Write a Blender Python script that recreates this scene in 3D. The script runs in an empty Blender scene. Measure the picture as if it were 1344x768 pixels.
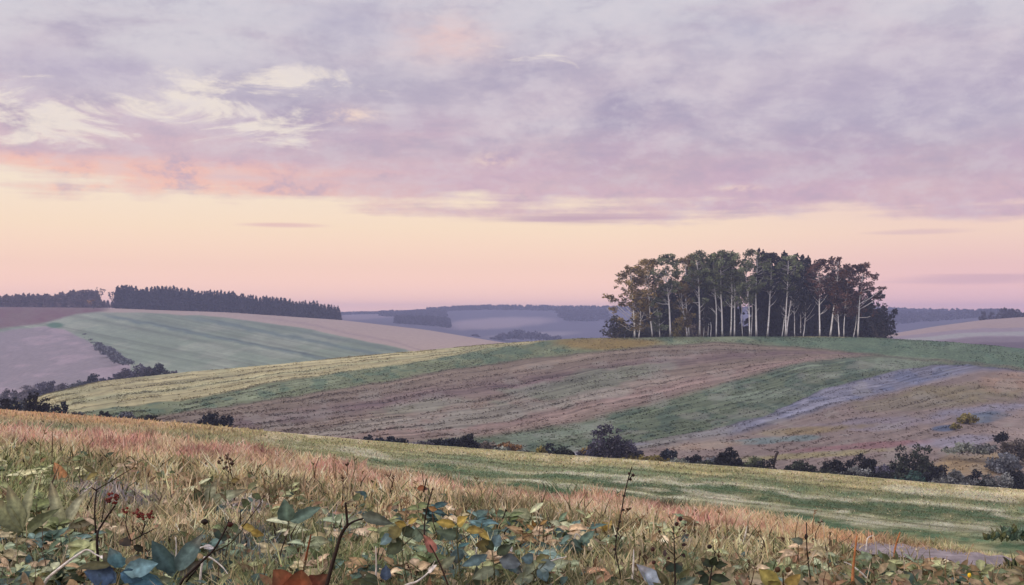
import bpy, math, random
import numpy as np
from mathutils import Vector, Matrix

rnd = random.Random(7)
nr = np.random.RandomState(11)
scene = bpy.context.scene
COL = scene.collection

# ------------------------------------------------------------------ optics of the view
F = 1441.0            # focal length in photo pixels (1344 wide)
CX, HZ = 672.0, 415.0  # principal column, eye-level row
EYE = 1.15            # eye height above the meadow at the camera foot

def row2z(v, y):
    return -(v - HZ) / F * y

def P(u, v, y):
    return Vector(((u - CX) / F * y, y, row2z(v, y)))

# ------------------------------------------------------------------ colour
def L(r, g, b):
    out = []
    for c in (r, g, b):
        c = c / 255.0
        out.append(c / 12.92 if c <= 0.04045 else ((c + 0.055) / 1.055) ** 2.4)
    return np.array(out)

# ------------------------------------------------------------------ noise (numpy)
_tab = np.random.RandomState(3).rand(256, 256)
def vnoise(x, y, seed=0):
    x = np.asarray(x, float) + seed * 17.31
    y = np.asarray(y, float) + seed * 9.77
    xi = np.floor(x).astype(int); yi = np.floor(y).astype(int)
    fx = x - xi; fy = y - yi
    fx = fx * fx * (3 - 2 * fx); fy = fy * fy * (3 - 2 * fy)
    a = _tab[xi & 255, yi & 255]; b = _tab[(xi + 1) & 255, yi & 255]
    c = _tab[xi & 255, (yi + 1) & 255]; d = _tab[(xi + 1) & 255, (yi + 1) & 255]
    return (a * (1 - fx) + b * fx) * (1 - fy) + (c * (1 - fx) + d * fx) * fy

def fbm(x, y, o=4, seed=0):
    s = 0; a = 0.5; t = 0
    for i in range(o):
        s = s + a * vnoise(x * 2 ** i, y * 2 ** i, seed + i); t += a; a *= 0.5
    return s / t

def sm(a, b, x):
    t = np.clip((x - a) / (b - a), 0, 1)
    return t * t * (3 - 2 * t)

# ------------------------------------------------------------------ terrain profile
UG = np.arange(-2400, 3760, 4.0)
def curve(pts, blur=24):
    xs = [p[0] for p in pts]; ys = [p[1] for p in pts]
    c = np.interp(UG, xs, ys)
    n = int(blur / 4) * 2 + 1
    if n > 1:
        k = np.hanning(n + 2); k /= k.sum()
        c = np.convolve(np.pad(c, (len(k) // 2, len(k) // 2), mode='edge'), k, mode='valid')
    return c

vA = curve([(-2400, 500), (-300, 520), (0, 538), (100, 545), (250, 556), (350, 566), (480, 578), (600, 587), (750, 598),
            (900, 608), (1000, 615), (1100, 623), (1200, 632), (1344, 643), (1700, 668), (3760, 720)])
yA = curve([(-2400, 42), (0, 46), (1344, 76), (3760, 80)], 200)
vB = curve([(-2400, 600), (-200, 562), (0, 537), (60, 517), (130, 501), (230, 490), (350, 479), (500, 465), (640, 452),
            (760, 443.5), (860, 443), (960, 441.5), (1080, 442), (1165, 444), (1250, 449), (1344, 458), (1700, 486), (3760, 560)])
vC = curve([(-2400, 405), (-300, 402), (0, 403), (130, 404), (300, 410), (447, 420), (560, 433), (650, 448), (720, 457),
            (1100, 457), (1165, 439), (1230, 428), (1290, 420), (1344, 416), (1700, 404), (3760, 404)], 20)
vE = curve([(-2400, 414), (400, 415), (450, 413), (530, 411), (600, 407), (640, 405.5), (740, 406.5), (900, 408),
            (1165, 409), (1260, 413), (1344, 415), (3760, 414)], 20)
def zrow(z, y):
    return HZ - z * F / y
zA = -(vA - HZ) / F * yA
def lin(y):
    t = (y - 4.7) / (yA - 4.7)
    return zrow(-EYE + (zA + EYE) * t, y)
NODES = [
    (np.full_like(UG, 1.0), zrow(np.full_like(UG, -EYE + 0.05), 1.0)),
    (np.full_like(UG, 2.0), zrow(np.full_like(UG, -EYE + 0.02), 2.0)),
    (np.full_like(UG, 4.7), zrow(np.full_like(UG, -EYE), 4.7)),
    (np.full_like(UG, 8.0), lin(8.0)), (np.full_like(UG, 14.0), lin(14.0)), (np.full_like(UG, 25.0), lin(25.0)),
    (yA, vA), (yA * 1.3, vA + 13), (np.full_like(UG, 122.0), vA + 5),
    (np.full_like(UG, 190.0), np.minimum(vA + (vB - vA) * 0.52, vA + 4)), (np.full_like(UG, 290.0), vB),
    (np.full_like(UG, 345.0), vB + 22), (np.full_like(UG, 420.0), np.maximum(vB + 8, vC + 14)),
    (np.full_like(UG, 570.0), vC + np.maximum(vB - vC, 4) * 0.42),
    (np.full_like(UG, 750.0), vC), (np.full_like(UG, 860.0), vC + 8), (np.full_like(UG, 1050.0), np.maximum(vC + 3, vE + 7)),
    (np.full_like(UG, 1450.0), vE + np.maximum(vC - vE, 4) * 0.45), (np.full_like(UG, 1900.0), vE),
    (np.full_like(UG, 2150.0), vE + 4), (np.full_like(UG, 2500.0), vE + 9)]
NY = np.log(np.stack([n[0] for n in NODES], 1))
NV = np.stack([n[1] for n in NODES], 1)
K = NY.shape[1]
_h = np.diff(NY, axis=1); _d = np.diff(NV, axis=1) / _h
NM = np.zeros_like(NV)
for k in range(1, K - 1):
    w1 = 2 * _h[:, k] + _h[:, k - 1]; w2 = _h[:, k] + 2 * _h[:, k - 1]
    same = _d[:, k - 1] * _d[:, k] > 0
    with np.errstate(divide='ignore', invalid='ignore'):
        m = (w1 + w2) / (w1 / _d[:, k - 1] + w2 / _d[:, k])
    NM[:, k] = np.where(same, m, 0)
NM[:, 0] = _d[:, 0]; NM[:, -1] = _d[:, -1]

def ground_row(u, y):
    """apparent row of the ground for arrays of azimuth column u and depth y"""
    u = np.asarray(u, float); y = np.asarray(y, float)
    i = np.clip(np.rint((u - UG[0]) / 4.0).astype(int), 0, len(UG) - 2)
    fi = np.clip((u - UG[0]) / 4.0, 0, len(UG) - 1.001); i = fi.astype(int); f = fi - i
    def ev(i):
        ly = np.clip(np.log(y), NY[i, 0], NY[i, -1])
        k = np.clip((NY[i] <= ly[..., None]).sum(-1) - 1, 0, K - 2)
        y0 = NY[i, k]; y1 = NY[i, k + 1]; h = y1 - y0; t = (ly - y0) / h
        v0 = NV[i, k]; v1 = NV[i, k + 1]; m0 = NM[i, k] * h; m1 = NM[i, k + 1] * h
        return (v0 * (1 + 2 * t) * (1 - t) ** 2 + m0 * t * (1 - t) ** 2 + v1 * t * t * (3 - 2 * t) + m1 * t * t * (t - 1))
    return ev(i) * (1 - f) + ev(i + 1) * f

def ground_z(u, y):
    u = np.asarray(u, float); y = np.asarray(y, float)
    z = row2z(ground_row(u, y), y)
    x = (u - CX) / F * y
    near = 1 - sm(60, 110, y)
    z = z + near * 0.10 * (fbm(x * 0.9, y * 0.9, 3, 5) - 0.5) * sm(1.5, 5, y)
    z = z + sm(100, 200, y) * (1 - sm(280, 400, y)) * 0.35 * (fbm(x * 0.08, y * 0.08, 3, 8) - 0.5)
    return z

def gz(u, y):
    return float(ground_z(np.array([u]), np.array([y]))[0])

def gpt(u, y):
    return Vector(((u - CX) / F * y, y, gz(u, y)))

def meadow_depths(u, v):
    u = np.asarray(u, float); v = np.asarray(v, float)
    lo = np.full(u.shape, 1.5); hi = np.interp(u, UG, yA)
    for _ in range(24):
        mid = (lo + hi) / 2
        r = HZ - ground_z(u, mid) * F / mid
        lo = np.where(r > v, mid, lo); hi = np.where(r > v, hi, mid)
    return (lo + hi) / 2

def meadow_depth(u, v):
    return float(meadow_depths([u], [v])[0])

# ------------------------------------------------------------------ tagging
def tag(o, label=None, cat=None, group=None, kind=None):
    if label: o['label'] = label
    if cat: o['category'] = cat
    if group: o['group'] = group
    if kind: o['kind'] = kind
    return o

def empty(name, loc, label, cat, group=None):
    o = bpy.data.objects.new(name, None); COL.objects.link(o)
    o.location = loc; o.empty_display_size = 0.3
    return tag(o, label, cat, group)

class MB:
    def __init__(s): s.v = []; s.f = []; s.c = []
    def add(s, vs, fs, col=None):
        b = len(s.v); s.v.extend(vs); s.f.extend([tuple(i + b for i in f) for f in fs])
        if col is not None: s.c.extend([col] * len(vs))
    def tube(s, pts, rad, n=6, col=None, cap=True):
        pts = [Vector(p) for p in pts]; m = len(pts); vs = []
        ref = None
        for i, p in enumerate(pts):
            t = (pts[min(i + 1, m - 1)] - pts[max(i - 1, 0)])
            if t.length < 1e-9: t = Vector((0, 0, 1))
            t.normalize()
            if ref is None:
                ref = Vector((1, 0, 0)) if abs(t.x) < 0.8 else Vector((0, 1, 0))
            a = (ref - t * ref.dot(t)).normalized(); b = t.cross(a); ref = a
            r = rad[i] if hasattr(rad, '__len__') else rad
            for k in range(n):
                an = 2 * math.pi * k / n
                vs.append(p + (a * math.cos(an) + b * math.sin(an)) * r)
        fs = []
        for i in range(m - 1):
            for k in range(n):
                fs.append((i * n + k, i * n + (k + 1) % n, (i + 1) * n + (k + 1) % n, (i + 1) * n + k))
        if cap:
            fs.append(tuple(range(n - 1, -1, -1))); fs.append(tuple((m - 1) * n + k for k in range(n)))
        s.add(vs, fs, col)
    def build(s, name, mat, parent=None, smooth=False):
        me = bpy.data.meshes.new(name); me.from_pydata([tuple(v) for v in s.v], [], s.f)
        if s.c:
            a = me.attributes.new('Col', 'FLOAT_COLOR', 'POINT')
            arr = np.ones((len(s.v), 4)); arr[:, :3] = np.array(s.c); a.data.foreach_set('color', arr.ravel())
        me.materials.append(mat)
        if smooth: me.polygons.foreach_set('use_smooth', [True] * len(me.polygons))
        me.update()
        o = bpy.data.objects.new(name, me); COL.objects.link(o)
        if parent: o.parent = parent
        return o

def np_mesh(name, verts, faces4, mat, col=None, smooth=False, parent=None):
    me = bpy.data.meshes.new(name)
    nv = len(verts); nf = len(faces4); k = faces4.shape[1]
    me.vertices.add(nv); me.vertices.foreach_set('co', verts.astype(np.float32).ravel())
    me.loops.add(nf * k); me.loops.foreach_set('vertex_index', faces4.astype(np.int32).ravel())
    me.polygons.add(nf); me.polygons.foreach_set('loop_start', np.arange(0, nf * k, k, dtype=np.int32))
    try: me.polygons.foreach_set('loop_total', np.full(nf, k, dtype=np.int32))
    except Exception: pass
    if smooth: me.polygons.foreach_set('use_smooth', np.ones(nf, dtype=bool))
    me.update(calc_edges=True); me.validate()
    if col is not None:
        a = me.attributes.new('Col', 'FLOAT_COLOR', 'POINT')
        arr = np.ones((nv, 4), np.float32); arr[:, :3] = col; a.data.foreach_set('color', arr.ravel())
    me.materials.append(mat)
    o = bpy.data.objects.new(name, me); COL.objects.link(o)
    if parent: o.parent = parent
    return o

# ------------------------------------------------------------------ materials
def new_mat(name):
    m = bpy.data.materials.new(name); m.use_nodes = True
    nt = m.node_tree; b = nt.nodes['Principled BSDF']
    return m, nt, b

def nd(nt, t, **kw):
    n = nt.nodes.new(t)
    for k, v in kw.items(): setattr(n, k, v)
    return n

def ground_mat(name, scale, amp, bump, rough=0.95):
    """field colour from the crop laid out on the sheet, broken up by two noises, with a fine bump"""
    m, nt, b = new_mat(name)
    at = nd(nt, 'ShaderNodeAttribute', attribute_name='Col')
    tc = nd(nt, 'ShaderNodeTexCoord')
    n1 = nd(nt, 'ShaderNodeTexNoise'); n1.inputs['Scale'].default_value = scale; n1.inputs['Detail'].default_value = 6
    n1.inputs['Roughness'].default_value = 0.65
    nt.links.new(tc.outputs['Object'], n1.inputs['Vector'])
    mr = nd(nt, 'ShaderNodeMapRange'); mr.inputs[1].default_value = 0.3; mr.inputs[2].default_value = 0.7
    mr.inputs[3].default_value = 1 - amp; mr.inputs[4].default_value = 1 + amp
    nt.links.new(n1.outputs['Fac'], mr.inputs[0])
    mx = nd(nt, 'ShaderNodeVectorMath', operation='SCALE')
    nt.links.new(at.outputs['Color'], mx.inputs[0]); nt.links.new(mr.outputs[0], mx.inputs['Scale'])
    nt.links.new(mx.outputs[0], b.inputs['Base Color'])
    b.inputs['Roughness'].default_value = rough; b.inputs['Specular IOR Level'].default_value = 0.1
    bp = nd(nt, 'ShaderNodeBump'); bp.inputs['Strength'].default_value = 0.5; bp.inputs['Distance'].default_value = bump
    nt.links.new(n1.outputs['Fac'], bp.inputs['Height']); nt.links.new(bp.outputs[0], b.inputs['Normal'])
    return m

def leaf_mat(name, c1, c2, c3=None, rough=0.7, trans=0.15):
    """foliage: colour picked per leaf between two or three tones"""
    m, nt, b = new_mat(name)
    g = nd(nt, 'ShaderNodeNewGeometry')
    r = nd(nt, 'ShaderNodeValToRGB')
    e = r.color_ramp.elements
    e[0].color = (*c1, 1); e[1].color = (*c2, 1)
    if c3 is not None:
        n = e.new(0.5); n.color = (*c2, 1); e[2].color = (*c3, 1)
    nt.links.new(g.outputs['Random Per Island'], r.inputs[0])
    ta = nd(nt, 'ShaderNodeAttribute', attribute_name='Tone'); tm = nd(nt, 'ShaderNodeVectorMath', operation='SCALE')
    nt.links.new(r.outputs[0], tm.inputs[0]); nt.links.new(ta.outputs['Fac'], tm.inputs['Scale'])
    nt.links.new(tm.outputs[0], b.inputs['Base Color'])
    b.inputs['Roughness'].default_value = rough; b.inputs['Specular IOR Level'].default_value = 0.2
    if trans > 0:
        tr = nd(nt, 'ShaderNodeBsdfTranslucent'); nt.links.new(tm.outputs[0], tr.inputs['Color'])
        mix = nd(nt, 'ShaderNodeMixShader'); mix.inputs[0].default_value = trans
        nt.links.new(b.outputs[0], mix.inputs[1]); nt.links.new(tr.outputs[0], mix.inputs[2])
        nt.links.new(mix.outputs[0], nt.nodes['Material Output'].inputs['Surface'])
    return m

def vcol_mat(name, rough=0.8, trans=0.2, amp=0.25, scale=40):
    m, nt, b = new_mat(name)
    at = nd(nt, 'ShaderNodeAttribute', attribute_name='Col')
    tc = nd(nt, 'ShaderNodeTexCoord')
    n1 = nd(nt, 'ShaderNodeTexNoise'); n1.inputs['Scale'].default_value = scale; n1.inputs['Detail'].default_value = 4
    nt.links.new(tc.outputs['Object'], n1.inputs['Vector'])
    mr = nd(nt, 'ShaderNodeMapRange'); mr.inputs[1].default_value = 0.3; mr.inputs[2].default_value = 0.7
    mr.inputs[3].default_value = 1 - amp; mr.inputs[4].default_value = 1 + amp
    nt.links.new(n1.outputs['Fac'], mr.inputs[0])
    mx = nd(nt, 'ShaderNodeVectorMath', operation='SCALE')
    nt.links.new(at.outputs['Color'], mx.inputs[0]); nt.links.new(mr.outputs[0], mx.inputs['Scale'])
    nt.links.new(mx.outputs[0], b.inputs['Base Color'])
    b.inputs['Roughness'].default_value = rough; b.inputs['Specular IOR Level'].default_value = 0.25
    if trans > 0:
        tr = nd(nt, 'ShaderNodeBsdfTranslucent'); nt.links.new(mx.outputs[0], tr.inputs['Color'])
        mix = nd(nt, 'ShaderNodeMixShader'); mix.inputs[0].default_value = trans
        nt.links.new(b.outputs[0], mix.inputs[1]); nt.links.new(tr.outputs[0], mix.inputs[2])
        nt.links.new(mix.outputs[0], nt.nodes['Material Output'].inputs['Surface'])
    return m

def bark_mat():
    m, nt, b = new_mat('birch_bark')
    tc = nd(nt, 'ShaderNodeTexCoord')
    mp = nd(nt, 'ShaderNodeMapping'); mp.inputs['Scale'].default_value = (1.6, 1.6, 2.6)
    n1 = nd(nt, 'ShaderNodeTexNoise'); n1.inputs['Scale'].default_value = 1.1; n1.inputs['Detail'].default_value = 5
    n1.inputs['Roughness'].default_value = 0.7
    nt.links.new(tc.outputs['Object'], mp.inputs[0]); nt.links.new(mp.outputs[0], n1.inputs['Vector'])
    r = nd(nt, 'ShaderNodeValToRGB'); e = r.color_ramp.elements
    e[0].position = 0.36; e[0].color = (0.06, 0.05, 0.05, 1); e[1].position = 0.45; e[1].color = (0.90, 0.90, 0.93, 1)
    nt.links.new(n1.outputs['Fac'], r.inputs[0])
    at = nd(nt, 'ShaderNodeAttribute', attribute_name='Col')
    mx = nd(nt, 'ShaderNodeMix', data_type='RGBA', blend_type='MULTIPLY'); mx.inputs[0].default_value = 1
    nt.links.new(r.outputs[0], mx.inputs[6]); nt.links.new(at.outputs['Color'], mx.inputs[7])
    nt.links.new(mx.outputs[2], b.inputs['Base Color']); b.inputs['Roughness'].default_value = 0.7
    return m

def plain_bark(name, c):
    m, nt, b = new_mat(name)
    tc = nd(nt, 'ShaderNodeTexCoord')
    n1 = nd(nt, 'ShaderNodeTexNoise'); n1.inputs['Scale'].default_value = 9; n1.inputs['Detail'].default_value = 4
    nt.links.new(tc.outputs['Object'], n1.inputs['Vector'])
    r = nd(nt, 'ShaderNodeValToRGB'); e = r.color_ramp.elements
    e[0].position = 0.3; e[0].color = (*[x * 0.55 for x in c], 1); e[1].position = 0.7; e[1].color = (*[min(1, x * 1.4) for x in c], 1)
    nt.links.new(n1.outputs['Fac'], r.inputs[0]); nt.links.new(r.outputs[0], b.inputs['Base Color'])
    b.inputs['Roughness'].default_value = 0.85
    return m

M = {}
M['bark'] = bark_mat()
M['dark_bark'] = plain_bark('dark_bark', (0.05, 0.042, 0.04))
M['stem_dark'] = plain_bark('dark_stem', (0.035, 0.022, 0.018))
M['plant'] = vcol_mat('plant_tissue', 0.65, 0.15, 0.35, 45)
M['grass'] = vcol_mat('grass_blades', 0.8, 0.25, 0.15, 8)
FG = {   # foliage families: per-leaf tones (albedo)
    'birch_olive': [(0.090, 0.072, 0.026), (0.19, 0.145, 0.050), (0.32, 0.235, 0.09)],
    'birch_green': [(0.050, 0.068, 0.034), (0.120, 0.150, 0.078), (0.23, 0.26, 0.15)],
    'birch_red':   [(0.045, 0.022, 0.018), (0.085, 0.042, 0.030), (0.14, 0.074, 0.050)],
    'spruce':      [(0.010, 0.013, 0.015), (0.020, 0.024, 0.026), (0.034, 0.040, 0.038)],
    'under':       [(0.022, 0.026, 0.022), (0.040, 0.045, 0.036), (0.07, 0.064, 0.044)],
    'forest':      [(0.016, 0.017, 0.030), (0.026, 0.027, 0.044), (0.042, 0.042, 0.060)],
    'forest_mauve':[(0.085, 0.060, 0.070), (0.11, 0.080, 0.088), (0.14, 0.105, 0.10)],
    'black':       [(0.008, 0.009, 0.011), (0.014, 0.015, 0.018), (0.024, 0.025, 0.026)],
    'navy':        [(0.012, 0.016, 0.024), (0.020, 0.026, 0.036), (0.034, 0.042, 0.052)],
    'bluegrey':    [(0.085, 0.095, 0.11), (0.125, 0.135, 0.15), (0.17, 0.175, 0.19)],
    'violet':      [(0.045, 0.042, 0.066), (0.075, 0.072, 0.105), (0.125, 0.115, 0.155)],
    'lilac':       [(0.105, 0.095, 0.120), (0.145, 0.130, 0.155), (0.19, 0.17, 0.19)],
    'darkgreen':   [(0.018, 0.024, 0.018), (0.032, 0.040, 0.028), (0.058, 0.066, 0.046)],
    'olive':       [(0.11, 0.095, 0.026), (0.18, 0.150, 0.040), (0.26, 0.215, 0.07)],
    'rust':        [(0.16, 0.085, 0.032), (0.24, 0.13, 0.05), (0.30, 0.18, 0.08)],
    'ochre':       [(0.17, 0.12, 0.030), (0.26, 0.18, 0.05), (0.32, 0.235, 0.08)],
    'sage':        [(0.16, 0.18, 0.15), (0.23, 0.25, 0.21), (0.30, 0.315, 0.27)],
    'grey':        [(0.11, 0.118, 0.115), (0.165, 0.172, 0.165), (0.23, 0.235, 0.225)],
    'teal':        [(0.020, 0.055, 0.045), (0.04, 0.09, 0.072), (0.075, 0.135, 0.11)],
    'lightgreen':  [(0.11, 0.13, 0.065), (0.16, 0.185, 0.095), (0.20, 0.22, 0.12)],
    'brown':       [(0.10, 0.085, 0.068), (0.15, 0.125, 0.10), (0.20, 0.165, 0.135)],
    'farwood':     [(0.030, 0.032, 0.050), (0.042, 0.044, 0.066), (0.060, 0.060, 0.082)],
}
FM = {k: leaf_mat('foliage_' + k, *v) for k, v in FG.items()}

# ------------------------------------------------------------------ field layout
def blob(u, v, cu, cv, ru, rv, ang=0, seed=1, rough=0.8):
    ca, sa = math.cos(math.radians(ang)), math.sin(math.radians(ang))
    du, dv = u - cu, v - cv
    a = (du * ca + dv * sa) / ru; b = (-du * sa + dv * ca) / rv
    d = np.sqrt(a * a + b * b) + (fbm(u / 28.0, v / 9.0, 4, seed) - 0.5) * rough
    return 1 - sm(0.55, 1.1, d)

def mixc(c, col, m):
    m = np.asarray(m)[..., None]
    return c * (1 - m) + np.asarray(col) * m

def ln(pts):
    xs = [p[0] for p in pts]; ys = [p[1] for p in pts]
    return lambda u: np.interp(u, xs, ys)

# --- near meadow
pink_top = ln([(-800, 520), (0, 566), (100, 572), (200, 580), (300, 592), (400, 605), (470, 618), (560, 634), (640, 642), (760, 652),
               (860, 668), (960, 682), (1060, 695), (1200, 716), (1344, 735), (2000, 800)])
pink_bot = ln([(-800, 540), (0, 584), (100, 595), (200, 606), (300, 616), (400, 630), (470, 638), (560, 650), (700, 666), (800, 684),
               (950, 702), (1060, 713), (1200, 725), (1344, 744), (2000, 830)])
crestA = lambda u: np.interp(u, UG, vA)
def paint_meadow(u, v, x, y):
    u = np.asarray(u, float); v = np.asarray(v, float)
    wob = (fbm(u / 60.0, v / 14.0, 4, 2) - 0.5)
    ca, pt, pb = crestA(u), pink_top(u), pink_bot(u)
    w = (v - ca) / np.maximum(pt - ca, 1)
    n1 = fbm(u / 55.0 + v / 40.0, v / 7.0, 4, 21); n2 = fbm(u / 22.0, v / 9.0, 4, 31)
    c = np.broadcast_to(L(164, 156, 116), u.shape + (3,)).copy()
    c = mixc(c, L(190, 180, 146), sm(0.5, 0.66, n2) * 0.8)
    c = mixc(c, L(140, 138, 96), sm(0.52, 0.66, n1) * 0.75)
    right = sm(380, 640, u)
    for (c0, wd, am, cl) in ((0.30, 0.10, 0.7, (104, 122, 92)), (0.52, 0.14, 1.0, (86, 105, 77)), (0.86, 0.13, 0.95, (80, 102, 74)),
                             (0.70, 0.05, 0.5, (186, 186, 164)), (0.42, 0.04, 0.5, (196, 192, 168))):
        ww = w + wob * 0.30 + (u - 900) * 0.00012
        m = np.exp(-((ww - c0) / wd) ** 2) * am * (0.35 + 0.65 * right) * (0.30 + 1.6 * n2)
        c = mixc(c, L(*cl), np.clip(m, 0, 1))
    # greens left of centre
    for (bu, bv, ru, rv) in ((100, 562, 60, 7), (245, 578, 45, 7), (150, 553, 70, 5), (440, 606, 60, 6), (640, 606, 120, 6)):
        c = mixc(c, L(112, 122, 92), blob(u, v, bu, bv, ru, rv, 6, 4) * 0.7)
    # warm straw along the left crest
    c = mixc(c, L(190, 150, 112), (1 - sm(120, 420, u)) * (1 - sm(4, 20, v - ca)) * 0.75)
    # pale flattened straw
    for (bu, bv, ru, rv, an) in ((935, 650, 55, 4.5, 10), (1205, 645, 62, 7, 6), (860, 643, 30, 2.5, 6), (470, 592, 45, 6, 12), (1290, 652, 50, 7, 8)):
        c = mixc(c, L(190, 186, 162), blob(u, v, bu, bv, ru, rv, an, 9, 0.9) * 0.6)
    rows = fbm(u / 240.0, w * 26.0 + wob * 2.0, 3, 101) - 0.5
    rows2 = fbm(u / 90.0, w * 60.0, 2, 103) - 0.5
    c = c * (1 + (0.75 * rows + 0.35 * rows2) * sm(250, 520, u))[..., None]
    # wheel tracks: thin darker lines sweeping along the crest
    for (off, amp) in ((0.22, 0.0), (0.34, 0.02), (0.47, 0.01), (0.60, 0.02), (0.66, 0.0), (0.77, 0.015), (0.93, 0.0)):
        ww = w - off - 0.05 * np.sin(u / 230.0 + off * 9) * amp * 30
        c = mixc(c, L(96, 98, 70), np.exp(-(ww / 0.012) ** 2) * 0.75 * (0.3 + n2))
    # pink seed-grass band
    wp = wob * 14
    m = sm(-5, 5, v - pt + wp) * (1 - sm(-6, 8, v - pb + wp))
    pk = mixc(np.broadcast_to(L(188, 150, 130), u.shape + (3,)).copy(), L(162, 118, 104), sm(0.45, 0.62, n2))
    pk = mixc(pk, L(176, 142, 108), sm(900, 1100, u))
    m = m * (0.55 + 0.45 * sm(0.36, 0.52, n1))
    c = c * (1 - (m * 0.95)[..., None]) + pk * (m * 0.95)[..., None]
    # dry tangle below the band
    m = sm(-4, 10, v - pb + wp)
    n3 = fbm(u / 40.0, v / 22.0, 4, 41)
    tan = mixc(np.broadcast_to(L(164, 138, 112), u.shape + (3,)).copy(), L(186, 160, 128), sm(0.5, 0.65, n3))
    tan = mixc(tan, L(118, 104, 78), sm(0.5, 0.66, fbm(u / 34.0, v / 16.0, 4, 51)))
    tan = mixc(tan, L(112, 112, 76), sm(690, 768, v) * 0.5)
    c = c * (1 - m[..., None]) + tan * m[..., None]
    c = mixc(c, L(118, 120, 80), blob(u, v, 30, 650, 110, 52, 0, 6) * 0.85)
    c = mixc(c, L(100, 104, 70), blob(u, v, 430, 745, 170, 42, 0, 12) * 0.75)
    c = mixc(c, L(140, 124, 134), blob(u, v, 150, 664, 75, 17, 8, 14) * 0.85)
    c = mixc(c, L(132, 120, 128), blob(u, v, 320, 674, 42, 14, 0, 15) * 0.8)
    c = mixc(c, L(88, 95, 102), blob(u, v, 55, 722, 90, 26, 8, 16) * 0.95)
    c = mixc(c, L(95, 101, 108), blob(u, v, 335, 733, 62, 27, 6, 17) * 0.95)
    c = mixc(c, L(112, 102, 116), blob(u, v, 450, 705, 30, 16, 0, 18) * 0.7)
    return c

# --- hillside with the grove
f1 = ln([(-400, 600), (60, 552), (130, 538), (240, 525), (342, 506), (440, 490), (560, 473), (640, 458), (760, 442), (800, 438), (1344, 446), (2000, 500)])
f2 = ln([(-400, 640), (60, 568), (200, 547), (342, 527), (440, 512), (500, 502), (580, 486), (700, 470), (800, 460), (860, 453), (960, 449),
         (1000, 452), (1100, 460), (1150, 466), (1270, 475), (1344, 484), (2000, 540)])
f4 = ln([(-400, 680), (300, 610), (560, 581), (640, 572), (740, 559), (860, 530), (960, 501), (1060, 475), (1150, 467), (1270, 476), (1344, 485), (2000, 541)])
f5 = ln([(-400, 720), (500, 640), (700, 600), (800, 587), (860, 577), (920, 566), (1000, 548), (1080, 512), (1170, 487), (1230, 480), (1270, 478), (1344, 487), (2000, 542)])
f6 = ln([(-400, 740), (700, 612), (840, 590), (900, 578), (960, 571), (1040, 549), (1100, 531), (1200, 507), (1290, 485), (1344, 489), (2000, 545)])
HILL_ROWS = {}
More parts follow.
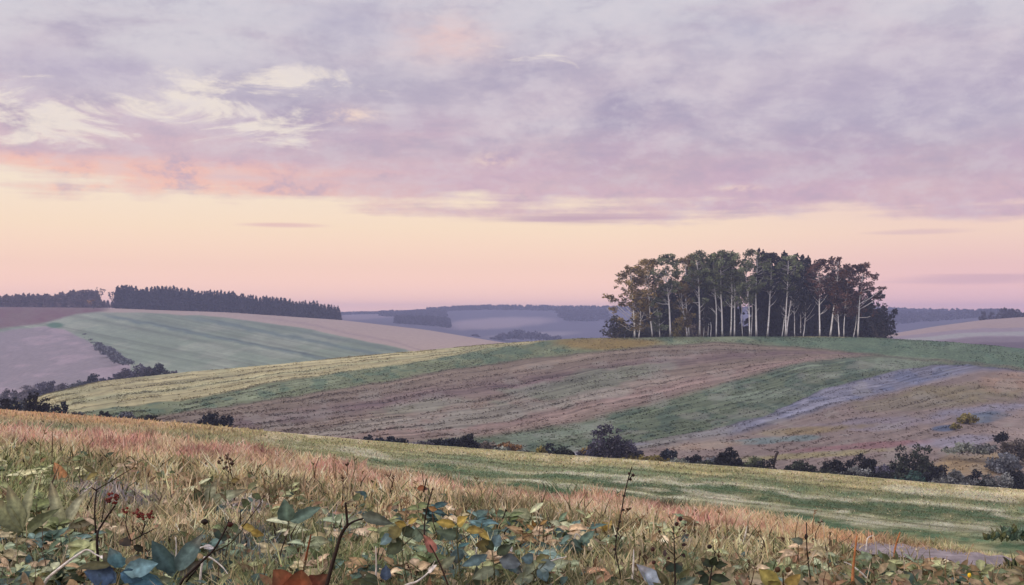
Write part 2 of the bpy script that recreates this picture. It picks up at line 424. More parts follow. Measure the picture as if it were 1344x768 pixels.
def paint_hill(u, v, x, y):
    u = np.asarray(u, float); v = np.asarray(v, float)
    wob = (fbm(u / 30.0, v / 8.0, 4, 61) - 0.5) * 5
    v2 = v + wob
    n1 = fbm(u / 60.0 + v / 30.0, v / 10.0, 5, 62); n2 = fbm(u / 24.0, v / 8.0, 5, 63)
    ya, g1, br, g2, bl, tn = L(166, 159, 120), L(104, 113, 86), L(121, 109, 96), L(90, 101, 80), L(112, 113, 126), L(124, 111, 104)
    a1, a2, a4, a5, a6 = f1(u), f2(u), f4(u), f5(u), f6(u)
    c = np.broadcast_to(ya, u.shape + (3,)).copy()
    c = mixc(c, L(150, 148, 112), sm(0.5, 0.65, n1) * 0.8)
    # greener stripe halfway up the straw strip
    cr = np.interp(u, UG, vB)
    ws = (v2 - cr) / np.maximum(a1 - cr, 1)
    c = mixc(c, L(150, 152, 118), np.exp(-((ws - 0.55) / 0.07) ** 2) * 0.7)
    c = mixc(c, g1, sm(-1.5, 1.5, v2 - a1))
    m = sm(-1.5, 1.5, v2 - a1) * (1 - sm(-1, 1, v2 - a2))
    c = mixc(c, L(126, 136, 108), m * sm(0.5, 0.64, n1) * 0.8)
    c = mixc(c, L(84, 104, 84), m * sm(0.52, 0.66, n2) * 0.8)
    c = mixc(c, L(84, 108, 88), m * sm(960, 1060, u) * 0.7)
    # olive bank at the grove's left foot
    c = mixc(c, L(128, 108, 60), blob(u, v, 800, 451, 80, 10, 0, 64, 0.5) * 0.85)
    # ploughed strip
    c = mixc(c, br, sm(-3.0, 3.0, v2 - a2))
    m = sm(-1.5, 1.5, v2 - a2) * (1 - sm(-1, 1, v2 - a4))
    wb = (v2 - a2) / np.maximum(a4 - a2, 1)
    c = mixc(c, L(108, 92, 92), m * np.exp(-((wb - 0.33) / 0.13) ** 2) * (0.35 + n2) * 0.9)
    c = mixc(c, L(141, 121, 113), m * np.exp(-((wb - 0.80) / 0.16) ** 2) * (0.4 + n1) * 0.8)
    for (bu, bv, ru, rv, cl) in ((760, 505, 110, 17, (108, 114, 98)), (640, 545, 120, 13, (124, 122, 110)), (560, 532, 70, 10, (116, 116, 100)),
                                 (830, 488, 60, 10, (112, 116, 98)), (780, 520, 60, 8, (144, 138, 126)), (860, 500, 50, 8, (142, 130, 118)), (480, 560, 90, 9, (134, 128, 116))):
        c = mixc(c, L(*cl), m * blob(u, v, bu, bv, ru, rv, -10, int(bu), 1.2) * 0.8)
    # lower green strip
    m = sm(-5, 5, v2 - a4); c = mixc(c, g2, m)
    m = m * (1 - sm(-1, 1, v2 - a5))
    c = mixc(c, L(112, 124, 106), m * sm(0.5, 0.64, n1) * 0.8)
    c = mixc(c, L(72, 90, 76), m * sm(0.52, 0.66, n2) * 0.7)
    # blue flowering strip; low mist put into the colour at its left end
    m = sm(-1.0, 1.0, v2 - a5); c = mixc(c, mixc(np.broadcast_to(L(122, 120, 114), u.shape + (3,)).copy(), bl, sm(880, 1010, u)), m)
    c = mixc(c, L(94, 102, 124), m * sm(0.48, 0.62, n2) * sm(940, 1080, u) * 0.7)
    c = mixc(c, L(140, 140, 152), m * sm(0.5, 0.62, n1) * 0.6)
    # tan slope
    m = sm(-5, 5, v2 - a6); c = mixc(c, tn, m)
    for (bu, bv, ru, rv, cl) in ((1240, 520, 120, 16, (120, 112, 86)), (1330, 500, 60, 18, (140, 118, 100)), (1150, 556, 100, 10, (124, 116, 122)),
                                 (1060, 565, 90, 6, (128, 114, 84)), (1010, 578, 90, 5, (108, 124, 122)), (1130, 586, 130, 5, (130, 98, 98)),
                                 (1250, 580, 60, 10, (132, 128, 138)), (1290, 540, 70, 9, (124, 122, 134)), (1240, 562, 22, 4, (74, 90, 114)),
                                 (1290, 548, 36, 7, (84, 98, 112)), (1190, 530, 70, 10, (118, 110, 96)), (930, 585, 60, 6, (146, 126, 108)),
                                 (1060, 598, 140, 5, (140, 132, 96)), (1290, 608, 75, 17, (146, 126, 92)), (1344, 560, 50, 20, (140, 126, 118))):
        c = mixc(c, L(*cl), m * blob(u, v, bu, bv, ru, rv, -4, int(bu + bv), 0.9) * 0.85)
    # drill rows and field edges
    wv = np.where(v2 < a2, ws * 3, np.where(v2 < a4, 10 + wb * 7, np.where(v2 < a5, 20 + (v2 - a4) / np.maximum(a5 - a4, 1) * 6, 30 + (v2 - a6) / 14.0)))
    wv = wv + (fbm(u / 200.0, v / 200.0, 2, 71) - 0.5) * 1.0
    fr = np.abs((wv % 1.0) - 0.5)
    rowm = sm(0.38, 0.49, fr) * (0.25 + 0.75 * sm(0.42, 0.6, n2)) * np.where(v2 > a6, 0.2, np.where(v2 > a4, 1.0, 0.6))
    c = c * (1 - 0.42 * rowm[..., None])
    st = fbm(u / 170.0, wv * 9.0, 3, 93) - 0.5
    st2 = fbm(u / 60.0, wv * 22.0, 2, 95) - 0.5
    tanm = np.where(v2 > a6, 0.7, 1.0)
    c = c * (1 + (0.85 * st + 0.50 * st2) * tanm)[..., None]
    wv3 = wv * 1.6 + (fbm(u / 260.0, v / 60.0, 2, 97) - 0.5)
    HILL_ROWS['w'] = wv3
    thin = sm(0.34, 0.47, np.abs((wv3 % 1.0) - 0.5)) * sm(0.34, 0.56, fbm(u / 70.0, v / 18.0, 3, 99)) * np.where(v2 > a6, 0.15, 1)
    c = c * (1 - 0.30 * thin[..., None])
    for a in (a2, a5):
        c = c * (1 - 0.35 * np.exp(-((v2 - a - 0.5) / 1.1) ** 2) * (0.4 + 0.6 * n1))[..., None]
        c = c * (0.90 + 0.20 * fbm(u / 9.0, v / 4.5, 4, 77))[..., None]
    washes = sm(0.54, 0.70, fbm(u / 38.0, v / 13.0, 5, 91))  # pale patches of low mist, put into the field colour
    c = mixc(c, L(148, 146, 136), washes * 0.28 * sm(2, 14, v2 - a2))
    return c

# --- far country
f_tan = ln([(-400, 405), (100, 409), (140, 410), (200, 410), (300, 417), (400, 431), (530, 458), (560, 470)])
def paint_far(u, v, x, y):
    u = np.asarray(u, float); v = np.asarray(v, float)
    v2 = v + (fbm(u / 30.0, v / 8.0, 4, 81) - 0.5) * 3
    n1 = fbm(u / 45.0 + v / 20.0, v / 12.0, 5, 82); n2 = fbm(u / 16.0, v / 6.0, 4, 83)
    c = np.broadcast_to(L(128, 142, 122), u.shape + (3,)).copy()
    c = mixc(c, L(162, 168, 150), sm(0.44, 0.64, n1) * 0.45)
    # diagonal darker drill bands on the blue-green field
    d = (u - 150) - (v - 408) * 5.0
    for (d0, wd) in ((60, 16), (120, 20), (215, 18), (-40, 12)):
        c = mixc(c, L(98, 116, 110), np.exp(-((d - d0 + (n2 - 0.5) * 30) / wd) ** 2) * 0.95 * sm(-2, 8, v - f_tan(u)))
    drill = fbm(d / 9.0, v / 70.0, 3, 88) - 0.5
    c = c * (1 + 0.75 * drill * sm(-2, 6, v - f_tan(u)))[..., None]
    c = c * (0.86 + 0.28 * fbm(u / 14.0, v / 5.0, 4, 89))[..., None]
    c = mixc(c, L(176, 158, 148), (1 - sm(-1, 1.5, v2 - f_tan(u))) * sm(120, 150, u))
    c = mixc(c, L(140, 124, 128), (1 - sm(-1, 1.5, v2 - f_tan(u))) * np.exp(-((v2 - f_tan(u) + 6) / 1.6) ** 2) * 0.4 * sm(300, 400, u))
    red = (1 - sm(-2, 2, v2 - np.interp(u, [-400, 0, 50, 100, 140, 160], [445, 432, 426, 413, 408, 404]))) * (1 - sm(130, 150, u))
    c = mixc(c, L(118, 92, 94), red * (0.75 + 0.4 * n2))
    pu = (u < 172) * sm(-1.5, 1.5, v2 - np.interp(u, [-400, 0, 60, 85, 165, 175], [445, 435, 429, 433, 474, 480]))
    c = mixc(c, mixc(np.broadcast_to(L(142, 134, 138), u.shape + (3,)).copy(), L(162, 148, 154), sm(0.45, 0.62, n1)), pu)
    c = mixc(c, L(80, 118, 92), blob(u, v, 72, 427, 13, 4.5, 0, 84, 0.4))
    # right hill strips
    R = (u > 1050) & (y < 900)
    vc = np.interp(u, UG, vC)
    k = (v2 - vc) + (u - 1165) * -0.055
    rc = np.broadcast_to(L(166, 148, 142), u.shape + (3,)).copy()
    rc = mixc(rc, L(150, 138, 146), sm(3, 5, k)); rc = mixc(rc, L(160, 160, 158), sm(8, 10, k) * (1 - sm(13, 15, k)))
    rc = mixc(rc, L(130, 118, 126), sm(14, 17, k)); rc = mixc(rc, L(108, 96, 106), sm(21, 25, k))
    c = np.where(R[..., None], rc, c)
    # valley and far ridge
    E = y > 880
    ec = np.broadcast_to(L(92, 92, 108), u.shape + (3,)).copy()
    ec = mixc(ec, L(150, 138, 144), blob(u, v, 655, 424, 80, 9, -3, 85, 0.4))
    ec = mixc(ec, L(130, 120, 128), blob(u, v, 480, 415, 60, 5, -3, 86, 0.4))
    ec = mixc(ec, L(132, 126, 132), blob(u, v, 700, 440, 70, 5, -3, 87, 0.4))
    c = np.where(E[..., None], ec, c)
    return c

# ------------------------------------------------------------------ terrain sheets
uc = np.concatenate([np.linspace(-2400, -60, 70, endpoint=False), np.arange(-60, 1406, 1.6), np.linspace(1408, 3750, 70)])
def sheet(name, ys, paint, mat, k=1.0):
    U, Y = np.meshgrid(uc, ys)
    Z = ground_z(U, Y); X = (U - CX) / F * Y
    V = HZ - Z * F / Y
    c = np.clip(paint(U, V, X, Y) * k, 0.01, 0.85)
    n, m = U.shape
    vs = np.stack([X, Y, Z], -1).reshape(-1, 3)
    i = np.arange(n * m).reshape(n, m)
    fc = np.stack([i[:-1, :-1], i[:-1, 1:], i[1:, 1:], i[1:, :-1]], -1).reshape(-1, 4)
    o = np_mesh(name, vs, fc, mat, c.reshape(-1, 3), smooth=True)
    tag(o, kind='structure')
    return o
def gs(a, b, n, end=False): return np.geomspace(a, b, n, endpoint=end)
sheet('meadow', np.concatenate([gs(1.0, 4.5, 16), gs(4.5, 40, 200), gs(40, 100, 130), [100, 106, 112]]), paint_meadow,
      ground_mat('meadow_soil', 9.0, 0.30, 0.03))
sheet('hillside', np.concatenate([np.linspace(112, 122, 5, endpoint=False), np.linspace(122, 296, 260, endpoint=False), np.linspace(296, 345, 14)]),
      paint_hill, ground_mat('hill_fields', 1.6, 0.14, 0.12))
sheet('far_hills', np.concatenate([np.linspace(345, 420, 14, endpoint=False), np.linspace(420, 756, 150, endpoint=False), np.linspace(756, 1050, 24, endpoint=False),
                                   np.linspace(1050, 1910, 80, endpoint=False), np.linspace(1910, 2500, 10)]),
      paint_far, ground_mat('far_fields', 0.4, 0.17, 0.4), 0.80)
# the meadow behind the camera foot
xs = np.linspace(-60, 60, 61); ysb = np.linspace(-60, 1.0, 31)
Xb, Yb = np.meshgrid(xs, ysb); Zb = -EYE + 0.05 + 0.06 * (fbm(Xb * 0.5, Yb * 0.5, 3, 5) - 0.5) * sm(1.0, -3.0, Yb)
ib = np.arange(Xb.size).reshape(Xb.shape)
tag(np_mesh('ground', np.stack([Xb, Yb, Zb], -1).reshape(-1, 3), np.stack([ib[:-1, :-1], ib[:-1, 1:], ib[1:, 1:], ib[1:, :-1]], -1).reshape(-1, 4),
            bpy.data.materials['meadow_soil'], np.broadcast_to(L(150, 134, 104), (Xb.size, 3)), smooth=True), kind='structure')

# ------------------------------------------------------------------ foliage clouds
def leaf_quads(cent, size, seed, droop=0.0, aspect=1.5, normals=None):
    """diamond leaf sprays at the given centres; returns verts, quads"""
    r = np.random.RandomState(seed)
    n = len(cent)
    a = r.normal(size=(n, 3)); a /= np.linalg.norm(a, axis=1, keepdims=True)
    a[:, 2] -= droop; a /= np.linalg.norm(a, axis=1, keepdims=True)
    b = r.normal(size=(n, 3)); b -= a * (a * b).sum(1, keepdims=True); b /= np.linalg.norm(b, axis=1, keepdims=True)
    s = (np.asarray(size) * r.uniform(0.6, 1.35, n))[:, None]
    v = np.stack([cent - a * s * aspect * 0.5, cent + b * s * 0.5, cent + a * s * aspect * 0.5, cent - b * s * 0.5], 1)
    return v.reshape(-1, 3), np.arange(4 * n).reshape(n, 4)

def in_ball(r, n):
    d = r.normal(size=(n, 3)); d /= np.linalg.norm(d, axis=1, keepdims=True)
    return d * (r.rand(n, 1) ** 0.45)

def set_tone(me, tone):
    a = me.attributes.new('Tone', 'FLOAT', 'POINT'); a.data.foreach_set('value', np.asarray(tone, np.float32))

def foliage_obj(name, clumps, leaf, dens, mat, seed, parent, droop=0.0):
    """clumps: (centre, (rx,ry,rz))"""
    r = np.random.RandomState(seed); out = []; tone = []
    for c, rad in clumps:
        n = max(6, int(dens * (rad[0] * rad[1] * rad[2]) ** (2 / 3.0) / leaf ** 2))
        out.append(in_ball(r, n) * np.array(rad) + np.array(c)); tone.append(np.full(n, r.choice([0.5, 0.75, 1.0, 1.3, 1.7]) * r.uniform(0.85, 1.15)))
    cent = np.concatenate(out)
    v, f = leaf_quads(cent, np.full(len(cent), leaf), seed + 1, droop)
    o = np_mesh(name, v, f, mat, parent=parent); set_tone(o.data, np.repeat(np.concatenate(tone), 4)); return o

# ------------------------------------------------------------------ birches of the grove
# (base u, base row, top-of-trunk u, row, crown-top row, crown half width px, foliage, thickness, limbs[(t on trunk, u, row)], label)
BIRCH = [
 (833, 446, 828, 372, 350, 20, 'birch_olive', 1.15, [(0.45, 819, 400), (0.55, 841, 398), (0.35, 806, 396), (0.75, 812, 366), (0.2, 801, 410), (0.16, 811, 424), (0.28, 797, 392), (0.14, 820, 430)], 'outermost birch at the left end of the grove, bronze crown reaching out over open sky'),
 (838, 446, 840, 402, 384, 10, 'birch_olive', 0.8, [(0.5, 845, 410)], 'short birch leaning against the outermost trunk at the left end of the grove'),
 (856.5, 443, 850, 358, 342, 15, 'birch_olive', 1.0, [(0.62, 841, 375), (0.5, 838, 388), (0.75, 846, 362), (0.3, 846, 412), (0.35, 862, 406)], 'second tall birch from the left, bronze crown, a long limb reaching up leftwards'),
 (866, 442, 863, 400, 382, 9, 'birch_green', 0.75, [(0.7, 860, 394)], 'thin short birch between the second and third tall trunks from the left'),
 (880, 444, 874, 352, 335, 17, 'birch_green', 1.2, [(0.58, 881, 376), (0.48, 862, 397), (0.8, 869, 362), (0.85, 884, 350)], 'stout birch with a forked lyre-shaped top near the left of the grove'),
 (902, 442, 895, 395, 372, 9, 'birch_olive', 0.85, [(0.8, 891, 386)], 'birch leaning left, its foot touching a straighter neighbour'),
 (905, 440, 900, 350, 334, 13, 'birch_olive', 1.0, [(0.72, 891, 372), (0.85, 908, 352)], 'birch with one limb crooked left, rising beside a leaning neighbour'),
 (918, 441, 914, 342, 332, 14, 'birch_green', 1.25, [(0.38, 924, 398), (0.86, 920, 350), (0.45, 906, 396)], 'tall straight bright birch left of centre with a short spur on its right'),
 (923, 440, 922, 418, 404, 5, 'under', 0.6, [], 'low white sapling at the foot of the tall bright birch left of centre'),
 (929, 439, 930, 407, 392, 6, 'under', 0.6, [], 'thin grey birch pole in the dark, left one of a close pair'),
 (932.6, 440, 932, 414, 398, 5, 'under', 0.65, [], 'thin grey birch pole in the dark, right one of a close pair'),
 (940, 441, 937, 356, 335, 13, 'birch_green', 0.95, [(0.8, 932, 366)], 'slender birch with few limbs before the dark middle of the grove'),
 (948, 441, 945, 346, 331, 14, 'birch_green', 1.15, [(0.85, 951, 356)], 'tall clean birch trunk running up to the grove top before the dark middle'),
 (958.7, 441, 959, 368, 340, 11, 'birch_green', 0.95, [(0.85, 955, 372)], 'left trunk of two parallel birches beside the pink gap in the foliage'),
 (963.8, 441, 963, 366, 333, 12, 'birch_green', 1.0, [(0.85, 969, 370)], 'right trunk of two parallel birches beside the pink gap in the foliage'),
 (974.7, 437, 975, 376, 366, 6, 'birch_green', 0.7, [], 'thin birch standing deep in the grove under the pink gap'),
 (984, 442, 980, 366, 342, 12, 'birch_green', 0.9, [(0.85, 972, 366), (0.7, 984, 376)], 'birch curving left as it climbs past the pink gap'),
 (986, 439, 988, 380, 370, 6, 'birch_green', 0.65, [], 'thin young birch just right of the curved trunk by the pink gap'),
 (993, 440, 994, 346, 328, 16, 'birch_green', 1.35, [(0.62, 989, 372), (0.7, 1000, 366), (0.82, 988, 352)], 'thickest brightest birch in the middle of the grove, dividing high up under the tallest tip'),
 (1007, 440, 1013, 348, 333, 14, 'spruce', 1.2, [(0.52, 1022, 378), (0.42, 1019, 394)], 'birch leaning right with two limbs raised on its right side, right of the middle'),
 (1026, 439, 1029, 404, 386, 6, 'under', 0.75, [], 'short birch at the left foot of a V-shaped pair of trunks'),
 (1031, 440, 1034, 350, 335, 13, 'birch_green', 1.1, [(0.7, 1043, 362), (0.62, 1042, 372)], 'upright trunk of the V-shaped birch pair, fine limbs on its right'),
 (1032, 440, 1042, 372, 346, 10, 'spruce', 1.0, [(0.75, 1050, 380), (0.75, 1034, 386)], 'trunk leaning right out of the V-shaped birch pair'),
 (1043, 438, 1041, 391, 374, 6, 'under', 0.75, [], 'thin straight birch right of the V-shaped pair'),
 (1051, 437, 1055, 370, 348, 10, 'spruce', 0.85, [(0.6, 1064, 376), (0.45, 1047, 402)], 'birch whose fine fan of limbs opens before the blackest part of the grove'),
 (1054, 438, 1058, 402, 386, 6, 'under', 0.75, [(0.55, 1071, 401)], 'low birch with one long limb slanting up to the right'),
 (1076, 440, 1076, 358, 342, 14, 'birch_red', 1.1, [(0.5, 1087, 385), (0.35, 1086, 406), (0.85, 1070, 350)], 'straight birch under the ragged red-brown crown with sky holes'),
 (1089.4, 440, 1099.4, 350, 338, 17, 'birch_red', 1.25, [(0.55, 1104, 388), (0.72, 1091, 366), (0.78, 1108, 360)], 'stout birch leaning right under a dark red crown near the right end'),
 (1101.6, 441, 1099, 391, 372, 7, 'birch_red', 0.85, [(0.6, 1094, 412)], 'slim birch right beside the stout leaning trunk near the right end'),
 (1107.6, 442, 1112, 382, 352, 11, 'birch_red', 0.55, [(0.8, 1117, 394)], 'thin dull grey birch stem near the right end'),
 (1120, 440, 1126, 404, 388, 7, 'birch_red', 0.6, [], 'thin birch leaning right at the foot of the rightmost trunk'),
 (1126, 441, 1132, 356, 347, 15, 'birch_red', 1.1, [(0.42, 1150, 392), (0.42, 1160, 386), (0.75, 1148, 366), (0.9, 1124, 352), (0.3, 1146, 414), (0.5, 1156, 380)], 'outermost birch at the right end, open red crown with a long outflung limb'),
]
def birch(i, d):
    ub, vb, ut, vt, vct, hw, fam, th, limbs, label = d
    y = 284 + (446 - vb) * 1.6
    base = gpt(ub, y); px = y / F
    root = empty('birch_tree', base, label, 'birch tree', 'birches of the grove')
    def rel(u, v, dy=0.0):
        return Vector(((u - CX) / F * y, y + dy, row2z(v, y))) - base
    r = random.Random(100 + i)
    top = rel(ut, vt, r.uniform(-1, 1)); tip = rel(ut + r.uniform(-3, 3), vct + 3)
    pts, rad, cols = [], [], []
    n = 9
    bend = Vector((r.uniform(-0.35, 0.35), r.uniform(-0.3, 0.3), 0))
    def along(t):
        return top * t + bend * math.sin(t * math.pi) + Vector((0.12 * math.sin(t * 9 + i), 0, 0)) * t
    r0 = 0.195 * th
    b = MB()
    for k in range(n + 1):
        t = k / n
        pts.append(along(t) + Vector((0, 0, -0.3 if k == 0 else 0))); rad.append(r0 * (1.25 - 0.25 * min(1, k) - 0.55 * t))
    pts.append(tip); rad.append(0.04)
    b.tube(pts, rad, 7)
    cc = []
    for k, p in enumerate(pts):
        t = k / n
        s = 0.12 if t < 0.06 else (1.0 if t < 0.9 else 0.75)
        cc += [(s, s, s * 0.98)] * 7
    b.c = cc
    clumps = []
    ends = []
    for (t, u, v) in limbs:
        a = along(t); e = rel(u, v, r.uniform(-1.5, 1.5)); m_ = a.lerp(e, 0.5) + Vector((0, 0, -0.25))
        lb = MB(); lb.tube([a, m_, e, e + (e - m_) * 0.35 + Vector((0, 0, 0.3))], [r0 * 0.42, r0 * 0.32, r0 * 0.2, 0.02], 5, (0.92, 0.9, 0.88))
        lb.build('limb', M['bark'], root, True); ends.append(e)
    # crown: clumps on short twigs round the upper trunk and at the limb ends
    hw = hw * 1.38
    w = hw * px; ctop = rel(ut, vct).z; cbot = rel(ut, vt + 33).z if hw > 10 else rel(ut, vt + 10).z
    tw = b
    for k in range(int(12 + hw * 2.0)):
        t = r.random(); z = cbot + (ctop - cbot) * t
        prof = math.sin(math.pi * (0.18 + 0.72 * t)) ** 0.8
        an = r.uniform(0, 2 * math.pi); rr = w * prof * r.uniform(0.2, 1.12)
        ax = top * min(1, z / max(top.z, 0.1)) if z < top.z else top.lerp(tip, min(1, (z - top.z) / max(0.1, tip.z - top.z)))
        c = Vector((ax.x + rr * math.cos(an), ax.y + rr * math.sin(an), z))
        s = r.uniform(0.45, 1.25)
        clumps.append((c, (s * 1.1, s, s * 0.8)))
        a = Vector((ax.x, ax.y, max(0.2, z - 0.9))); tw.tube([a, a.lerp(c, 0.6) + Vector((0, 0, -0.1)), c], [0.05, 0.035, 0.015], 4, (0.6, 0.56, 0.54), False)
    for e in ends:
        for q in range(3 if hw > 12 else 1):
            s = r.uniform(0.5, 0.95)
            clumps.append((e + Vector((r.uniform(-1, 1), r.uniform(-0.8, 0.8), r.uniform(0.0, 1.2))), (s * 1.1, s, s * 0.8)))
    clumps.append((tip + Vector((0, 0, -0.2)), (0.5, 0.5, 0.8)))
    if th > 0.7:       # bare pale branchlets below the crown
        for k in range(r.randint(4, 7)):
            a = along(r.uniform(0.32, 0.9)); sd_ = r.choice((-1, 1)); l_ = r.uniform(1.2, 3.0)
            e = a + Vector((sd_ * l_ * r.uniform(0.45, 0.9), -r.uniform(0.1, 1.0), l_ * r.uniform(0.5, 1.0)))
            tw.tube([a, a.lerp(e, 0.5) + Vector((0, 0, -0.12)), e], [0.07, 0.055, 0.02], 4, (0.85, 0.84, 0.84), False)
    b.build('trunk', M['bark'], root, True)
    foliage_obj('crown', clumps, 0.32, 7.5, FM[fam], 500 + i, root, 0.3)
for i, d in enumerate(BIRCH): birch(i, d)

# ------------------------------------------------------------------ spruces
def spruce_meshes(seed, h, w, leaf, n, fam):
    r = np.random.RandomState(seed)
    t = r.rand(n) ** 0.75 * 0.97 + 0.02
    t = 1 - t                                   # 1 at the top is thin
    lay = np.floor(t * 11) / 11.0
    frac = (t - lay) * 11
    rad = w * (1 - t) ** 0.62 * (1.05 - 0.42 * frac) * (0.35 + 0.65 * np.sqrt(r.rand(n)))
    an = r.rand(n) * 2 * math.pi
    lob = 1 + 0.22 * np.sin(an * 3 + lay * 40) + 0.12 * np.sin(an * 5 + lay * 77)
    c = np.stack([rad * lob * np.cos(an), rad * lob * np.sin(an), h * (0.06 + 0.94 * t) - 0.15 * rad], 1)
    v, f = leaf_quads(c, leaf * (0.5 + 0.7 * (1 - t)), seed + 9, 0.5, 1.9)
    # leader at the tip
    me = bpy.data.meshes.new('crown'); me.from_pydata(v.tolist(), [], f.tolist()); me.materials.append(FM[fam]); me.update()
    set_tone(me, np.repeat(0.7 + 0.6 * vnoise(lay * 31 + seed, an * 0.9), 4))
    b = MB(); b.tube([(0, 0, -0.3), (0, 0, h * 0.5), (0, 0, h * 0.985)], [h * 0.013, h * 0.008, 0.02], 6)
    tm = bpy.data.meshes.new('trunk'); tm.from_pydata([tuple(p) for p in b.v], [], b.f); tm.materials.append(M['dark_bark']); tm.update()
    return tm, me

def tree_from(meshes, name, loc, rz, sc, label, cat, group, szx=1.0):
    root = empty(name, loc, label, cat, group); root.rotation_euler.z = rz; root.scale = (sc * szx, sc * szx, sc)
    for nm, me in zip(('trunk', 'crown'), meshes):
        o = bpy.data.objects.new(nm, me); COL.objects.link(o); o.parent = root
    return root

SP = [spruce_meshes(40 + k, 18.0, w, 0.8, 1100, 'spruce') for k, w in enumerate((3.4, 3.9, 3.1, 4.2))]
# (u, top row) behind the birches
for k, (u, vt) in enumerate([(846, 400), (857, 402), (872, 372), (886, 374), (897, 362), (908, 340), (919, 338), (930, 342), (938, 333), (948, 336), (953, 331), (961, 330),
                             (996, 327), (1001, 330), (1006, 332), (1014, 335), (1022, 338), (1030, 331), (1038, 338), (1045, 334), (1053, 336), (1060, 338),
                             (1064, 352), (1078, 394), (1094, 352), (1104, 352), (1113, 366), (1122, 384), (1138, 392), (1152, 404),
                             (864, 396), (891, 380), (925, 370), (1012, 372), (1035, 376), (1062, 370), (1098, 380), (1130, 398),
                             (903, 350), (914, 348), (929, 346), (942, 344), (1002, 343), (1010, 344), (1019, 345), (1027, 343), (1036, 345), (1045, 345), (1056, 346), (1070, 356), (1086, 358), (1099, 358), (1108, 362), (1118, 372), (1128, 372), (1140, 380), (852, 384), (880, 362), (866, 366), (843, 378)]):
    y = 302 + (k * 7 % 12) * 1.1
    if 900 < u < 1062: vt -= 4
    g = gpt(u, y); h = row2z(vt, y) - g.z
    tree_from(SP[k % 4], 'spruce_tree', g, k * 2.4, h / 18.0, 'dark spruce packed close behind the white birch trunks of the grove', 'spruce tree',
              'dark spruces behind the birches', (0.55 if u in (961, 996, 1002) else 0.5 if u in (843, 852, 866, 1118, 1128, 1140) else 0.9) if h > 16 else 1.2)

# ------------------------------------------------------------------ bushes
def bush(name, u, vtop, wpx, y, fam, label, cat='bush', group=None, leaf=None, lobes=None, hpx=None, dens=8.0, spiky=0.0, base=None):
    g = gpt(u, y); px = y / F
    h = row2z(vtop, y) - g.z
    if hpx: h = hpx * px; g.z = row2z(vtop, y) - h
    h = max(h, 6 * px)
    w = wpx * px * 0.60
    root = empty(name, g, label, cat, group)
    r = random.Random(int(u * 13 + vtop * 7 + y))
    n = lobes or int(12 + wpx / 2.5)
    leaf = leaf or max(0.05, min(0.45, 2.3 * px))
    clumps = []; b = MB()
    nl = max(2, min(6, int(round(wpx / 11.0)))) if not lobes else 2
    peak = nl // 2
    for q in range(nl):
        cx = (-1 + 2 * (q + 0.5) / nl) * w * 0.80 + r.uniform(-0.1, 0.1) * w if nl > 1 else 0
        lh = h if q == peak else h * r.uniform(0.6, 0.95) * (0.85 if q in (0, nl - 1) else 1)
        lw = w * r.uniform(0.9, 1.25) / (nl ** 0.56) * (1.3 if q == peak else 1)
        cy = r.uniform(-0.3, 0.3) * w
        for k in range(int(5 + 30 / nl)):
            t = r.uniform(0.08, 1.0) ** (0.65 if q == peak else 0.85)
            env = lw * (1.0 if t < 0.5 else math.sqrt(max(0.04, 1 - ((t - 0.5) / 0.55) ** 2)))
            sz = min(lw, lh) * r.uniform(0.22, 0.46)
            an = r.uniform(0, 2 * math.pi); qq = math.sqrt(r.random())
            clumps.append((Vector((cx + env * qq * math.cos(an), cy + env * qq * math.sin(an), max(sz * 0.4, t * lh - sz * 0.7))), (sz * 1.1, sz, sz * r.uniform(0.7, 1.1))))
            if k < 5:
                c = clumps[-1][0]; b.tube([(0, 0, -0.25), (cx * 0.5, cy * 0.5, 0.05 * h), (cx * 0.8 + c.x * 0.2, cy, c.z * 0.5), tuple(c)], [0.03 * h, 0.022 * h, 0.014 * h, 0.005 * h], 4)
        clumps.append((Vector((cx, cy, lh * 0.32)), (lw * 0.95, lw * 0.9, lh * 0.36)))
    b.build('stem', M['dark_bark'], root)
    foliage_obj('foliage', clumps, leaf, dens, FM[fam], int(u * 3 + vtop), root)
    return root

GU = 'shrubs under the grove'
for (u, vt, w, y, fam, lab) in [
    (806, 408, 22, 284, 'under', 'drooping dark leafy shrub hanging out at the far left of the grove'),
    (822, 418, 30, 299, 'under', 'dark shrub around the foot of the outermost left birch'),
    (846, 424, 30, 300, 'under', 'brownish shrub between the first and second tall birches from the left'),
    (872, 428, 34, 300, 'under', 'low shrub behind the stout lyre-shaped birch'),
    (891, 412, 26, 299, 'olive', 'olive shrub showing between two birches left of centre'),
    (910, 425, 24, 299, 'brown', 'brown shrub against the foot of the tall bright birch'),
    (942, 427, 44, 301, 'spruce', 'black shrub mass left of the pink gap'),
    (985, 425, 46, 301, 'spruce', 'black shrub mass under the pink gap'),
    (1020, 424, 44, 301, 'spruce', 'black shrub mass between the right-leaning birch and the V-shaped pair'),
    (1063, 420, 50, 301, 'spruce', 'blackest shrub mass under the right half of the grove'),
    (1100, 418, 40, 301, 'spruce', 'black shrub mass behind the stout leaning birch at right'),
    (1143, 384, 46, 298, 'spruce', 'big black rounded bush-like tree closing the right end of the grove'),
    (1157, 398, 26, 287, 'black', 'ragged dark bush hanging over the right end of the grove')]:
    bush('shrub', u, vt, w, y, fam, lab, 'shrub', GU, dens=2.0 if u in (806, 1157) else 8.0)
GH = 'bushes of the hedge line at the foot of the hill'
